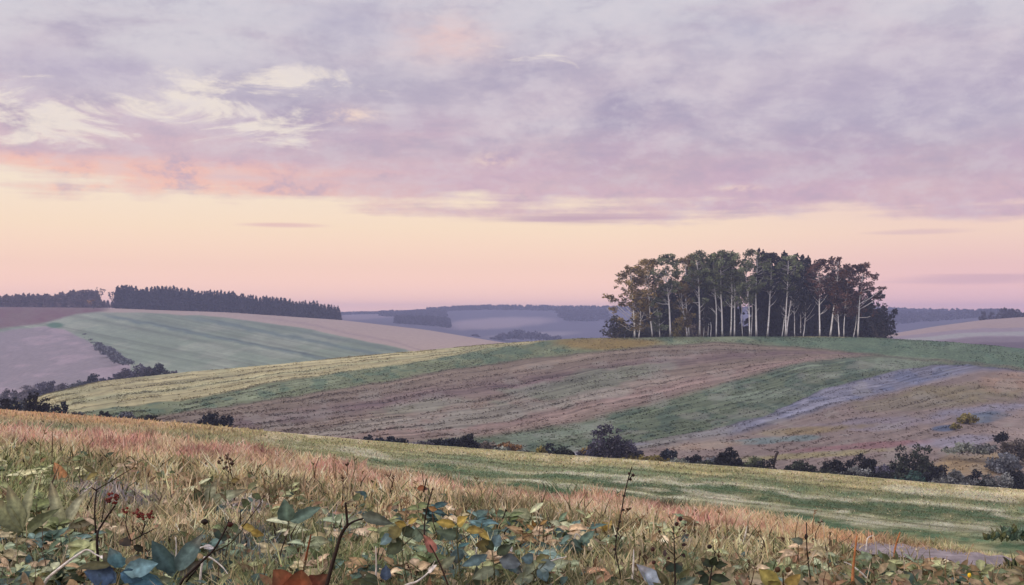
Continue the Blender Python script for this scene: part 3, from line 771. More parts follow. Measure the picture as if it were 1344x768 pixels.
HEDGE = [
 (482, 571, 13, 'navy', 'leftmost small slate bush of a short row at the meadow edge'),
 (495, 574, 14, 'navy', 'second small slate bush from the left in the short row at the meadow edge'),
 (509, 573, 14, 'navy', 'third small slate bush in the short row at the meadow edge'),
 (522, 575, 16, 'navy', 'rightmost small slate bush of the short row at the meadow edge'),
 (546, 578, 26, 'lilac', 'pale mauve bush fading into the ploughed field behind it'),
 (569, 574, 22, 'black', 'near-black low bush with a pointed left tip'),
 (590, 574, 26, 'navy', 'dark teal-grey mound between two black bushes'),
 (611, 570, 25, 'black', 'black round-topped bush arching over a pinkish shrub'),
 (611, 585, 20, 'lilac', 'pinkish shrub under the black round-topped bush'),
 (632, 580, 26, 'brown', 'dull olive-brown bush left of the rust one'),
 (653, 586, 24, 'sage', 'pale sage shrub in front of the rust bush'),
 (666, 578, 32, 'rust', 'rust-orange bush at the meadow edge'),
 (682, 589, 16, 'sage', 'small whitish shrub right of the rust bush'),
 (705, 586, 16, 'olive', 'small mustard bush beside a dark pointed one'),
 (718, 581, 12, 'navy', 'narrow dark bush with a pointed top beside the mustard shrub'),
 (738, 586, 28, 'darkgreen', 'rounded dark green bush between mustard and ochre shrubs'),
 (769, 584, 18, 'ochre', 'ochre bush at the left foot of the big violet bush'),
 (800, 556, 60, 'violet', 'big violet-grey bush standing tallest in the middle of the hedge'),
 (829, 587, 17, 'black', 'dark bush at the right foot of the big violet bush'),
 (841, 595, 58, 'olive', 'long low mustard-olive bush right of the violet one'),
 (872, 590, 24, 'navy', 'slate bush rising behind the right end of the mustard shrub'),
 (885, 601, 26, 'sage', 'pale grey-green shrub below the slate bush'),
 (904, 597, 24, 'black', 'small dark rounded bush between pale shrubs'),
 (931, 600, 26, 'bluegrey', 'grey bush left of the dark tufted one'),
 (957, 586, 28, 'black', 'dark tufted bush with a knobbly top standing over pale shrubs'),
 (964, 609, 20, 'darkgreen', 'low green shrub under the dark tufted bush'),
 (989, 599, 28, 'lightgreen', 'light green bush left of the black hooked bush'),
 (1050, 604, 34, 'darkgreen', 'olive-green rounded bush right of the black hooked bush'),
 (1093, 600, 30, 'black', 'black bush with a flat lumpy top left of the largest bush'),
 (1130, 594, 40, 'black', 'broad black bush with a brownish top beside the largest bush'),
 (1120, 613, 40, 'grey', 'ash-grey shrub in front of the broad black bush'),
 (1160, 609, 30, 'violet', 'low purple-brown shrub tucked against the left of the largest bush'),
 (1200, 580, 62, 'darkgreen', 'largest bush of the hedge, dark green and tree-like'),
 (1228, 606, 18, 'black', 'black bush pressed to the right side of the largest bush'),
 (1192, 618, 46, 'teal', 'teal-green shrub at the foot of the largest bush'),
 (1248, 617, 52, 'grey', 'wide ash-grey shrub right of the largest bush'),
 (1275, 617, 18, 'black', 'narrow black bush between two wide grey shrubs'),
 (1304, 618, 44, 'grey', 'wide grey-green shrub near the right frame edge'),
 (1328, 617, 22, 'black', 'black bush rising out of grey shrubs at the right frame edge'),
 (1346, 622, 34, 'grey', 'grey shrub cut by the right frame edge in the front hedge'),
]
for k, (u, vt, w, fam, lab) in enumerate(HEDGE):
    bush('bush', u, vt, w, 122 + (k * 5 % 7) * 0.8 - (4 if fam in ('sage', 'grey', 'teal', 'lilac', 'olive') else 0), fam, lab, 'bush', GH)
for (u, vt, w, fam) in [(1052, 616, 40, 'black'), (1078, 613, 30, 'darkgreen'), (1108, 617, 40, 'black'), (1142, 615, 44, 'black'), (1172, 618, 36, 'darkgreen'), (1216, 620, 40, 'black'),
                        (1262, 626, 40, 'black'), (1290, 628, 36, 'darkgreen'), (1316, 630, 40, 'black'), (1340, 632, 30, 'black'), (920, 604, 26, 'darkgreen'), (940, 607, 24, 'black'), (976, 609, 24, 'darkgreen')]:
    bush('bush', u, vt, w, 120.5, fam, 'low dark shrub filling the foot of the right-hand hedge', 'bush', 'low filler shrubs of the right-hand hedge')
# the hooked black bush
def hooked():
    y = 119; g = gpt(1006, y); px = y / F
    root = empty('bush', g, 'black low bush with a bare shoot hooked over at its right end', 'bush', GH)
    cl = [(Vector((dx * px, 0, dz * px)), (sx * px, sx * px, sz * px)) for dx, dz, sx, sz in
          ((-9, 13, 5, 4), (-3, 14, 6, 5), (4, 14, 6, 5), (9, 16, 5, 5), (-13, 10, 4, 3), (0, 6, 14, 6))]
    foliage_obj('foliage', cl, 0.16, 8, FM['black'], 77, root)
    b = MB(); b.tube([Vector((9, 0, 8)) * px, Vector((11, 0, 18)) * px, Vector((13, 0, 25)) * px, Vector((15, 0, 28)) * px, Vector((13, 0, 30)) * px, Vector((10, 0, 28)) * px],
                     [1.6 * px, 1.6 * px, 1.8 * px, 1.8 * px, 1.6 * px, 0.8 * px], 6)
    b.build('shoot', M['stem_dark'], root, True)
hooked()
# farther shrubs on the slope behind the right hedge
for (u, vt, w, y, fam, lab, hp) in [
    (1332, 574, 34, 150, 'brown', 'grey-brown bush on the tan slope at the right frame edge', 30),
    (1313, 566, 12, 152, 'black', 'small dark tuft poking above the grey-brown bush at the right', 14),
    (1318, 592, 38, 143, 'bluegrey', 'blue-grey shrub below the grey-brown bush at the right', 26),
    (1262, 581, 44, 150, 'sage', 'pale green shrub line along the top of the tan patch, left end', 12),
    (1290, 580, 28, 150, 'grey', 'grey shrub along the top of the tan patch, right end', 14),
    (1268, 543, 17, 178, 'olive', 'round olive bush alone beside the blue patch on the slope', 12),
    (1253, 556, 9, 172, 'olive', 'tiny olive bush just left of the round olive one on the slope', 6)]:
    bush('bush', u, vt, w, y, fam, lab, 'bush', None, hpx=hp)

# left-hand groups
for (u, vt, w, y, fam, lab, hp) in [
    (3, 522, 14, 118, 'black', 'black bush cut by the left frame edge behind the meadow crest', None),
    (15, 520, 14, 124, 'navy', 'dark slate bush second from the left frame edge behind the crest', None),
    (27, 525, 14, 128, 'bluegrey', 'paler blue-grey bush left of the big dark one behind the crest', None),
    (50, 513, 32, 120, 'black', 'big dark double-topped bush behind the meadow crest at far left', None),
    (78, 527, 17, 122, 'navy', 'small dark square bush right of the big double-topped one', None),
    (96, 540, 10, 120, 'brown', 'tiny brown shrub leftmost in the row along the crest', None),
    (104, 540, 9, 122, 'grey', 'tiny grey shrub second in the row along the crest', None),
    (132, 540, 6, 120, 'darkgreen', 'thin upright green shrub on the crest line', None),
    (139, 541, 7, 122, 'black', 'thin dark upright shrub on the crest line', None),
    (162, 540, 22, 125, 'bluegrey', 'blue-grey rounded bush just over the crest line', None),
    (185, 546, 13, 118, 'darkgreen', 'dark green bush, left of three small ones on the crest', None),
    (192, 544, 9, 121, 'black', 'darkest of three small bushes close together on the crest', None),
    (201, 545, 8, 119, 'darkgreen', 'paler green bush, right of three small ones on the crest', None),
    (274, 541, 27, 120, 'navy', 'larger left half of the lone dark bush pair before the ploughed slope', 24),
    (291, 545, 21, 123, 'navy', 'smaller paler right half of the lone bush pair before the ploughed slope', 20)]:
    bush('bush', u, vt, w, y, fam, lab, 'bush', None, hpx=hp)
for (u, vt, w, fam, lab, hp) in [
    (8, 510, 20, 'lilac', 'pale mauve bush nearest the left frame edge in the valley row', 26),
    (30, 506, 22, 'lilac', 'pale mauve bush second in the valley row at far left', 24),
    (50, 502, 20, 'violet', 'violet-grey bush third in the valley row at far left', 20),
    (63, 500, 18, 'violet', 'violet-grey tallest bush in the valley row at far left', 20),
    (77, 503, 18, 'lilac', 'pale mauve rounded bush ending the valley row at far left', 16),
    (101, 499, 16, 'bluegrey', 'blue-grey low bush at the foot of the peaked dark one in the valley', 14),
    (118, 491, 24, 'navy', 'peaked dark green-grey bush on the straw field edge', 20),
    (132, 496, 12, 'violet', 'small violet bush right of the peaked dark one', 12),
    (149, 489, 14, 'violet', 'violet-grey bush at the left end of the clump on the straw field edge', 18),
    (163, 484, 22, 'violet', 'violet-grey bush in the left half of the clump on the straw field edge', 20),
    (180, 476, 20, 'violet', 'tall violet bush in the middle of the clump on the straw field edge', 24),
    (192, 479, 16, 'violet', 'violet bush right of the middle of the clump on the straw field edge', 22),
    (205, 476, 18, 'navy', 'darkest rounded bush at the right end of the clump on the straw field edge', 20),
    (226, 487, 12, 'violet', 'small lone violet bush right of the clump on the straw field edge', 8)]:
    bush('bush', u, vt, w, 330, fam, lab, 'bush', 'valley bushes along the straw field', hpx=hp)
# diagonal hedge on the far left hill
for k in range(17):
    t = k / 16.0
    u = 88 + 78 * t + rnd.uniform(-1.5, 1.5); v = 433 + 42 * t + rnd.uniform(-1.5, 1.5)
    y = 640 - 190 * t
    bush('bush', u, v - 3 - 2 * rnd.random(), rnd.uniform(7, 13), y, 'black' if k in (1, 3) else 'bluegrey',
         {1: 'upper of two dark round dots on the far diagonal hedge', 3: 'lower of two dark round dots on the far diagonal hedge'}.get(k,
         'small blue-grey bush in the diagonal hedge between the lilac and blue-green fields'), 'bush', 'bushes of the far diagonal hedge', hpx=rnd.uniform(7, 10) + (3 if k < 6 else 0), lobes=5)
bush('bush', 71, 422, 28, 655, 'teal', 'low green thicket above the lilac field on the far left hill', 'bush', None, hpx=8)

# ------------------------------------------------------------------ wood on the left hill
FS = [spruce_meshes(60 + k, 15.0, w, 1.3, 260, 'forest') for k, w in enumerate((2.3, 2.7, 2.0, 2.9, 2.5))]
FMV = [spruce_meshes(70 + k, 11.0, w, 1.4, 200, 'forest_mauve') for k, w in enumerate((2.4, 2.8, 2.2))]
ftop = ln([(150, 379), (165, 376), (200, 376), (240, 377), (260, 380), (330, 386), (400, 393), (435, 398), (447, 404)])
k = 0
for row in range(3):
    u = 153 + row * 1.7
    while u < 447:
        y = 742 + row * 6 + rnd.uniform(-2, 2)
        g = gpt(u, y); h = row2z(float(ftop(u)) + rnd.uniform(-1.5, 3.0) + 7 * (float(vnoise(u / 19.0, 3.3, 4)) - 0.5), y) - g.z
        tree_from(FS[k % 5], 'spruce_tree', g, rnd.uniform(0, 6), h / 15.0, 'slate-dark spruce in the wood crowning the left hill', 'spruce tree',
                  'spruces of the wood on the left hill', 1.15)
        u += rnd.uniform(4.2, 6.2); k += 1
k = 0
mtop = ln([(-60, 388), (0, 388), (30, 385), (70, 386), (95, 381), (120, 380), (127, 382), (132, 394), (156, 394)])
for row in range(2):
    u = -40 + row * 2
    while u < 156:
        y = 790 + row * 8
        g = gpt(u, y); g.z = max(g.z, row2z(404, y)); h = row2z(float(mtop(u)) + rnd.uniform(-1.5, 2.0), y) - g.z
        tree_from(FMV[k % 3], 'spruce_tree', g, rnd.uniform(0, 6), h / 11.0, 'mauve hazy tree in the farther wood at the left frame edge', 'spruce tree',
                  'trees of the farther wood at left', 1.3)
        u += rnd.uniform(4.5, 6.5); k += 1
def small_tree(u, vt, vb, w, y, fam, label, gaps=1.0):
    g = gpt(u, y); px = y / F; h = (vb - vt) * px; g.z = row2z(vb, y)
    root = empty('broadleaf_tree', g, label, 'tree')
    r = random.Random(int(u)); b = MB()
    b.tube([(0, 0, -0.5), (0.1, 0, h * 0.4), (0, 0, h * 0.9)], [0.25, 0.2, 0.05], 6)
    cl = []
    for k in range(9):
        c = Vector((r.uniform(-1, 1) * w * px * 0.42, r.uniform(-1, 1) * w * px * 0.4, h * r.uniform(0.5, 0.92)))
        cl.append((c, (w * px * 0.17 * gaps,) * 3)); b.tube([(0, 0, h * 0.35), tuple(c)], [0.12, 0.04], 4)
    b.build('trunk', M['dark_bark'], root); foliage_obj('crown', cl, 0.8, 4, FM[fam], int(u * 5), root)
small_tree(131, 377, 405, 18, 745, 'forest_mauve', 'tall thin-crowned tree with sky showing through, at the gap in the left woods')
small_tree(148, 383, 405, 13, 748, 'forest', 'small open tree in the gap, just left of the dark spruce wood')
small_tree(123, 392, 407, 14, 720, 'rust', 'pale bronze tree at the corner of the red-brown field on the left hill')

# trees along the right hill's skyline
for (u, vt, w, lab) in [(1289, 408, 8, 'small dark tree alone on the skyline of the right hill'),
                        (1300, 409, 8, 'small dark tree on the right skyline just left of the pale gap'),
                        (1315, 404, 13, 'rounded tree on the right skyline just right of the pale gap'),
                        (1325, 405, 9, 'pointed tree in the middle of the skyline clump at right'),
                        (1334, 406, 13, 'broad tree of the skyline clump at right, near the frame edge'),
                        (1347, 408, 13, 'skyline tree cut by the right frame edge')]:
    bush('broadleaf_tree', u, vt, w, 752, 'farwood', lab, 'tree', 'trees on the right skyline', hpx=16, leaf=0.9)
# clumps in the far valley
for (u, vt, w, hp, lab) in [(538, 436, 16, 6, 'flat blue bush in the far valley, leftmost of the scattered ones'),
                            (622, 438, 10, 6, 'small round blue bush left of the far valley thicket'),
                            (652, 440, 14, 7, 'left end bush of the far valley thicket'),
                            (664, 435, 18, 9, 'high left bush of the far valley thicket'),
                            (679, 433, 20, 11, 'highest bush of the far valley thicket'),
                            (694, 435, 18, 9, 'bush right of the highest one in the far valley thicket'),
                            (710, 438, 18, 7, 'lower bush in the right half of the far valley thicket'),
                            (726, 440, 16, 6, 'right end bush of the far valley thicket')]:
    bush('bush', u, vt, w, 1150, 'farwood', lab, 'bush', 'bushes of the far valley', hpx=hp, leaf=1.6)

# ------------------------------------------------------------------ far ridge wood: one mass
def far_wood():
    r = np.random.RandomState(5); cs = []; sz = []
    def add(u, y, zb, h, w, n):
        t = r.rand(n) ** 0.8; an = r.rand(n) * 6.28; rr = w * np.sqrt(np.clip(1 - t ** 1.6, 0, 1)) * np.sqrt(r.rand(n))
        x = (u - CX) / F * y
        cs.append(np.stack([x + rr * np.cos(an), y + rr * np.sin(an), zb + h * t], 1)); sz.append(np.full(n, 2.4))
    for k in range(2300):
        u = r.uniform(380, 1420); y = r.uniform(1800, 1915)
        if u > 1150 and r.rand() < 0.2: continue
        h = r.uniform(3.5, 8.0) * (0.55 if u < 560 else 1.0); add(u, y, gz(u, y), h, 3.0, 34)
    for k in range(160):       # hanger below the left part of the ridge
        u = r.uniform(520, 590); y = r.uniform(1260, 1330); add(u, y, gz(u, y), r.uniform(5, 10), 3.5, 40)
    for k in range(640):
        u = r.uniform(500, 800); y = r.uniform(1560, 1740)
        if 585 < u < 730: continue
        add(u, y, gz(u, y), r.uniform(4, 7), 4.0, 34)
    for k in range(420):
        u = r.uniform(1150, 1330); y = r.uniform(1350, 1750); add(u, y, gz(u, y), r.uniform(6, 11), 4.5, 36)
    c = np.concatenate(cs); s = np.concatenate(sz)
    v, f = leaf_quads(c, s, 6, 0.1, 1.3)
    o = np_mesh('forest', v, f, FM['farwood']); set_tone(o.data, np.repeat(0.6 + 0.8 * fbm(c[:, 0] / 18.0, c[:, 1] / 18.0, 3, 6), 4))
    tag(o, 'blue hazy woodland covering the farthest ridge', 'woodland', None, 'stuff')
far_wood()

# ------------------------------------------------------------------ meadow grass (uncountable)
def grass():
    r = np.random.RandomState(21)
    N = 210000
    u = r.uniform(-60, 1404, N)
    ca = np.interp(u, UG, vA)
    q = r.rand(N)
    # rows spread evenly down the picture height of the meadow, a little denser at the seed-grass band
    v = ca + 1 + (800 - ca) * q
    y = np.empty(N)
    lo = np.full(N, 3.2); hi = np.interp(u, UG, yA)
    for _ in range(22):
        mid = (lo + hi) / 2
        rr = HZ - ground_z(u, mid) * F / mid
        lo = np.where(rr > v, mid, lo); hi = np.where(rr > v, hi, mid)
    y = (lo + hi) / 2
    z = ground_z(u, y); x = (u - CX) / F * y
    col = paint_meadow(u, v, x, y)
    px = y / F
    pt, pb = pink_top(u), pink_bot(u)
    pink = (v > pt - 3) & (v < pb + 6)
    below = v > pb + 6
    field = ~(pink | below)
    soil = blob(u, v, 55, 722, 90, 26, 8, 16) + blob(u, v, 335, 733, 62, 27, 6, 17) * 0.7 + blob(u, v, 150, 664, 75, 17, 8, 14) * 0.6
    pathm = 1.05 * blob(u, v, 1225, 736, 150, 15, 6, 19, 0.3)
    keep = r.rand(N) > np.clip(soil * 0.85 + pathm, 0, 1)
    h = np.where(field, r.uniform(1.2, 3.6, N) * px * np.where(u < 350, 1.9, 1.0), np.where(pink, r.uniform(7, 17, N) * px, r.uniform(5, 21, N) * px))
    h = np.where(below & (r.rand(N) < 0.06), h * 1.8, h)
    clump = fbm(x * 1.3, y * 1.1, 4, 111)
    h = h * np.where(field, 1.0, 0.45 + 1.15 * sm(0.32, 0.66, clump))
    h = np.minimum(h, 0.36)
    wd = np.where(field, 1.4, np.where(pink, 1.5, r.uniform(1.2, 2.8, N))) * px * 0.5
    gm = col.mean(1, keepdims=True); col = (gm + (col - gm) * 0.86) * np.where(below[:, None], np.array([0.93, 1.04, 0.92]), np.array([1.0, 1.0, 0.97]))
    col = col * np.where(below, 1.62, 1.34)[:, None]
    jit = r.uniform(0.65, 1.35, N)[:, None] * np.where(field, 1.0, 0.76 + 0.70 * sm(0.36, 0.62, fbm(x * 2.1, y * 1.6, 4, 113)))[:, None]
    col = col * jit * (1 + r.normal(0, 0.06, (N, 3)))
    pale = r.rand(N) < np.where(below, 0.10, np.where(pink, 0.06, 0.02))
    col = np.where(pale[:, None], L(206, 190, 156) * r.uniform(0.7, 1.1, N)[:, None], col)
    dark = r.rand(N) < np.where(below, 0.07, 0.02)
    col = np.where(dark[:, None], L(70, 58, 46) * r.uniform(0.7, 1.2, N)[:, None], col)
    gr = below & (r.rand(N) < 0.14)
    col = np.where(gr[:, None], L(106, 114, 78) * r.uniform(0.7, 1.2, N)[:, None], col)
    ii = np.where(keep)[0]
    x, y, z, h, wd, col = x[ii], y[ii], z[ii], h[ii], wd[ii], col[ii]; n = len(ii)
    an = r.uniform(0, 2 * math.pi, n); lean = r.uniform(0.05, 0.75, n) * h
    dx, dy = np.cos(an) * lean, np.sin(an) * lean
    wa = r.uniform(-0.9, 0.9, n); wx, wy = np.cos(wa) * wd, np.sin(wa) * wd
    def ring(t, w):
        cx = x + dx * t * t; cy = y + dy * t * t; cz = z - 0.01 + h * t * (1 - 0.18 * t)
        return np.stack([cx - wx * w, cy - wy * w, cz], 1), np.stack([cx + wx * w, cy + wy * w, cz], 1)
    a0, b0 = ring(0, 0.8); a1, b1 = ring(0.5, 1.0); a2, b2 = ring(1.0, 0.12)
    V = np.stack([a0, b0, a1, b1, a2, b2], 1).reshape(-1, 3)
    base = np.arange(n)[:, None] * 6
    Fc = np.concatenate([base + np.array([[0, 1, 3, 2]]), base + np.array([[2, 3, 5, 4]])], 0)
    C = np.repeat(np.clip(col, 0.01, 0.8), 6, 0)
    o = np_mesh('grass', V, Fc, M['grass'], C)
    tag(o, 'dry straw, pink and green grass covering the near meadow', 'grass', None, 'stuff')
grass()

# tufts of the crops, stubble and weeds on the grove hill (uncountable)
def crops():
    r = np.random.RandomState(31); N = 110000
    u = r.uniform(-40, 1384, N); y = r.uniform(124, 291, N)
    z = ground_z(u, y); x = (u - CX) / F * y; v = HZ - z * F / y
    keep = fbm(u / 40.0, v / 9.0, 4, 131) + r.normal(0, 0.08, N) > 0.46
    u, y, z, x, v = [q[keep] for q in (u, y, z, x, v)]; n = len(u)
    col = paint_hill(u, v, x, y)
    inrow = np.abs((HILL_ROWS['w'] % 1.0) - 0.5) > 0.30      # seedlings stand in the drill rows, stubble between them
    sel = inrow | (r.rand(n) < 0.22)
    u, y, z, x, v, col, inrow = [q[sel] for q in (u, y, z, x, v, col, inrow)]; n = len(u)
    col = col * np.where(inrow, r.uniform(0.62, 0.95, n), r.uniform(0.95, 1.35, n))[:, None]
    h = r.uniform(0.05, 0.16, n) * np.where(r.rand(n) < 0.01, 2.5, 1.0); w = r.uniform(0.08, 0.24, n) * np.where(r.rand(n) < 0.01, 1.8, 1.0)
    V = []
    for k in range(2):
        an = r.uniform(0, math.pi, n); dx, dy = np.cos(an) * w, np.sin(an) * w * 0.6
        lx = r.uniform(-0.3, 0.3, n) * w
        V.append(np.stack([np.stack([x - dx, y - dy, z - 0.03], 1), np.stack([x + dx, y + dy, z - 0.03], 1),
                           np.stack([x + dx * 0.45 + lx, y + dy * 0.45, z + h], 1), np.stack([x - dx * 0.45 + lx, y - dy * 0.45, z + h * 0.8], 1)], 1))
    V = np.stack(V, 1).reshape(-1, 3)
    o = np_mesh('crops', V, np.arange(len(V)).reshape(-1, 4), M['grass'], np.repeat(np.clip(col, 0.01, 0.8), 8, 0))
    tag(o, 'tufts of crop, stubble and weeds over the striped hill', 'crops', None, 'stuff')
crops()

# ------------------------------------------------------------------ leaf shapes
def leaf_mesh(b, base, direction, length, width, normal, col, fold=0.25, curl=0.2, n=6, tipcol=None, rr=random.Random(4)):
    """ovate leaf: pale midrib, folded along it, uneven margin, browned tip"""
    d = Vector(direction).normalized(); nn = Vector(normal); nn = (nn - d * nn.dot(d)).normalized(); s = d.cross(nn)
    vs = []; cs = []
    fine = n > 5
    xs = (-1, -0.55, -0.06, 0.06, 0.55, 1) if fine else (-1, 0, 1)
    sh = rr.uniform(0.65, 1.0); sway = rr.uniform(-0.12, 0.12); brown = rr.random() < 0.45
    col = np.array(col); tipc = col if tipcol is None else np.array(tipcol)
    for i in range(n + 1):
        t = i / n
        w = width * 0.5 * (math.sin(math.pi * t ** sh) ** 0.85 if 0 < t < 1 else 0.02)
        c = Vector(base) + d * length * t + nn * (-curl * length * t * t) + s * (sway * length * t * t)
        k = col * (1 - t) + tipc * t
        if brown and t > 0.7: k = k * 0.55 + np.array((0.10, 0.055, 0.025)) * 0.45
        for x in xs:
            ww = w * (1 + (rr.uniform(-0.14, 0.14) if abs(x) == 1 and fine else 0))
            lift = fold * w * abs(x) + (rr.uniform(-0.08, 0.08) * w if fine else 0)
            vs.append(c + s * (x * ww) + nn * lift)
            f_ = 1.45 if (fine and abs(x) < 0.1) else (1.0 if abs(x) < 0.9 else 0.85)
            cs.append(tuple(np.clip(k * f_ * rr.uniform(0.9, 1.1) * (1.06 if x > 0 else 0.95), 0, 0.9)))
    m = len(xs); fs = []
    for i in range(n):
        for j in range(m - 1):
            fs.append((i * m + j, i * m + j + 1, (i + 1) * m + j + 1, (i + 1) * m + j))
    o = len(b.v); b.v += vs; b.f += [tuple(q + o for q in f) for f in fs]; b.c += cs

# broad leaves of the low weeds, uncountable
def weeds():
    r = random.Random(77); b = MB()
    pal_warm = [(164, 144, 116), (146, 124, 92), (178, 160, 130), (116, 96, 70), (160, 126, 98), (140, 130, 100), (150, 140, 108)]
    pal_green = [(104, 112, 74), (88, 100, 66), (126, 130, 92), (92, 108, 84), (142, 146, 106)]
    pal_teal = [(84, 106, 98), (66, 92, 92), (104, 126, 116), (60, 78, 66)]
    NW = 8500
    UU = [r.uniform(-40, 1384) for _ in range(NW)]; PB = [float(pink_bot(q)) + 4 for q in UU]
    VV = [p_ + (800 - p_) * r.random() ** 0.75 for p_ in PB]
    YY = meadow_depths(UU, VV); ZZ = ground_z(np.array(UU), YY)
    for k in range(NW):
        u, v, pb = UU[k], VV[k], PB[k]
        if abs(u - 1235) < 135 and abs(v - (734 + (u - 1225) * 0.11)) < 17: continue
        dsoil = min(math.hypot((u - 55) / 90, (v - 722) / 24), math.hypot((u - 335) / 60, (v - 733) / 25))
        if dsoil < 1 and r.random() < 0.85: continue
        pg = 0.65 if (u < 140 and v < 710) else (0.5 if 200 < u < 760 and v > 680 else 0.32)
        pte = 0.4 if (480 < u < 760 and v > 690) or (u < 330 and v > 715) else 0.06
        q = r.random()
        pal = pal_teal if q < pte else (pal_green if q < pte + pg else pal_warm)
        c = L(*r.choice(pal)) * r.uniform(0.7, 1.3)
        y = float(YY[k]); px = y / F
        g = Vector(((u - CX) / F * y, y, float(ZZ[k]))); ln_ = r.uniform(7, 22) * px * (0.6 + 0.9 * (v - pb) / max(1, 800 - pb))
        an = r.uniform(0, 6.28)
        d = Vector((math.cos(an), math.sin(an) * 0.7, r.uniform(-0.1, 1.1)))
        nrm = Vector((r.uniform(-0.6, 0.6), -r.uniform(0.2, 1.0), r.uniform(0.3, 1.0)))
        g.z += r.uniform(-2, 12) * px
        leaf_mesh(b, g, d, ln_, ln_ * r.uniform(0.22, 0.62), nrm, tuple(c), r.uniform(0.2, 0.6), r.uniform(-0.2, 0.7), 5)
    pal_sage = [(136, 144, 114), (152, 156, 124), (160, 150, 116), (120, 132, 104)]
    # rosettes, thickest at the lower left and lower centre
    for k in range(640):
        q = r.random()
        if q < 0.34: u, v = r.gauss(60, 70), r.uniform(625, 775)
        elif q < 0.72: u, v = r.gauss(560, 150), r.uniform(690, 778)
        else:
            u = r.uniform(-20, 1364); pb = float(pink_bot(u)); v = r.uniform(min(pb + 14, 770), 778)
        if abs(u - 1235) < 135 and abs(v - (734 + (u - 1235) * 0.11)) < 18: continue
        if v < float(pink_bot(u)) + 8: continue
        y = meadow_depth(u, v); px = y / F; g = gpt(u, y)
        if u < 150 and v < 712: pal = pal_green[:3] + [(142, 146, 106), (156, 154, 118)]
        elif 430 < u < 780 or (u < 330 and v > 712): pal = (pal_teal if r.random() < 0.24 else pal_green + pal_sage + pal_warm[:3])
        else: pal = pal_green + pal_warm + pal_sage
        base = np.array(r.choice(pal)); nl = r.randint(6, 13); sc = r.uniform(0.6, 1.3) * (0.55 + 0.6 * (v - 600) / 170)
        hgt = r.uniform(8, 30) * px * sc
        b.tube([g + Vector((0, 0, -0.01)), g + Vector((r.uniform(-3, 3) * px, 0, hgt))], [1.0 * px, 0.6 * px], 4, tuple(L(96, 92, 66)))
        for q2 in range(nl):
            an = r.uniform(0, 6.28); t = r.uniform(0.15, 1.0); l_ = r.uniform(10, 24) * px * sc
            c = L(*np.clip(base + r.uniform(-16, 16), 20, 230)) * r.uniform(0.95, 1.7)
            leaf_mesh(b, g + Vector((0, 0, hgt * t)), Vector((math.cos(an), math.sin(an), r.uniform(-0.1, 0.9))), l_, l_ * r.uniform(0.35, 0.7),
                      Vector((r.uniform(-0.4, 0.4), -r.uniform(0.2, 0.7), r.uniform(0.5, 1))), tuple(c), r.uniform(0.15, 0.5), r.uniform(0.05, 0.7), 6)
    # dry stalks with small seed heads
    for k in range(420):
        u = r.uniform(-20, 1364); pb = float(pink_bot(u)); v = r.uniform(min(pb, 760), 785)
        if abs(u - 1235) < 135 and abs(v - (734 + (u - 1235) * 0.11)) < 16: continue
        y = meadow_depth(u, v); px = y / F; g = gpt(u, y); hh = r.uniform(16, 46) * px
        tip = g + Vector((r.uniform(-14, 14) * px, r.uniform(-5, 5) * px, hh)); mid = g.lerp(tip, 0.55) + Vector((r.uniform(-4, 4) * px, 0, 3 * px))
        c = L(*r.choice([(188, 168, 132), (150, 124, 92), (86, 66, 50), (206, 192, 164), (112, 104, 74)]))
        b.tube([g + Vector((0, 0, -0.02)), mid, tip], [0.8 * px, 0.65 * px, 0.4 * px], 4, tuple(c))
        if r.random() < 0.6:
            for q2 in range(r.randint(3, 7)):
                an = r.uniform(0, 6.28); p0 = mid.lerp(tip, r.uniform(0.5, 1.0))
                leaf_mesh(b, p0, Vector((math.cos(an) * 0.6, math.sin(an) * 0.4, r.uniform(0.3, 1))), r.uniform(3, 6) * px, 1.6 * px, (0, -1, 0.2), tuple(c * 0.9), 0.2, 0.1, 3)
    o = b.build('weeds', M['plant'], None, True)
    tag(o, 'low tangle of dry and green weed leaves over the near ground', 'weeds', None, 'stuff')
weeds()

# lilac track crossing the meadow at right, 4 mm above the soil
def track():
    n = 90; vs = []; cs = []; fs = []
    for i in range(n + 1):
        u = 1095 + (1420 - 1095) * i / n
        vc_ = float(np.interp(u, [1095, 1130, 1200, 1260, 1330, 1420], [718, 721, 728, 735, 744, 757]))
        wv = 9.0 * min(1, (i + 2) / 18.0)
        for j in range(7):
            v = vc_ + wv * (j / 3.0 - 1) + 1.5 * math.sin(i * 0.7 + j)
            vs.append((u, v)); k = 0.6 + 0.7 * float(fbm(u / 14.0, v / 4.0, 3, 121)); cs.append(tuple(L(138, 129, 130) * k))
    for i in range(n):
        for j in range(6):
            fs.append((i * 7 + j, (i + 1) * 7 + j, (i + 1) * 7 + j + 1, i * 7 + j + 1))
    uu = np.array([q[0] for q in vs]); vv = np.array([q[1] for q in vs]); yy = meadow_depths(uu, vv); zz = ground_z(uu, yy)
    b = MB(); b.v = [Vector(((a - CX) / F * d, d, e + 0.012)) for a, d, e in zip(uu, yy, zz)]; b.f = fs; b.c = cs
    tag(b.build('path', bpy.data.materials['meadow_soil'], None, True), kind='structure')
track()

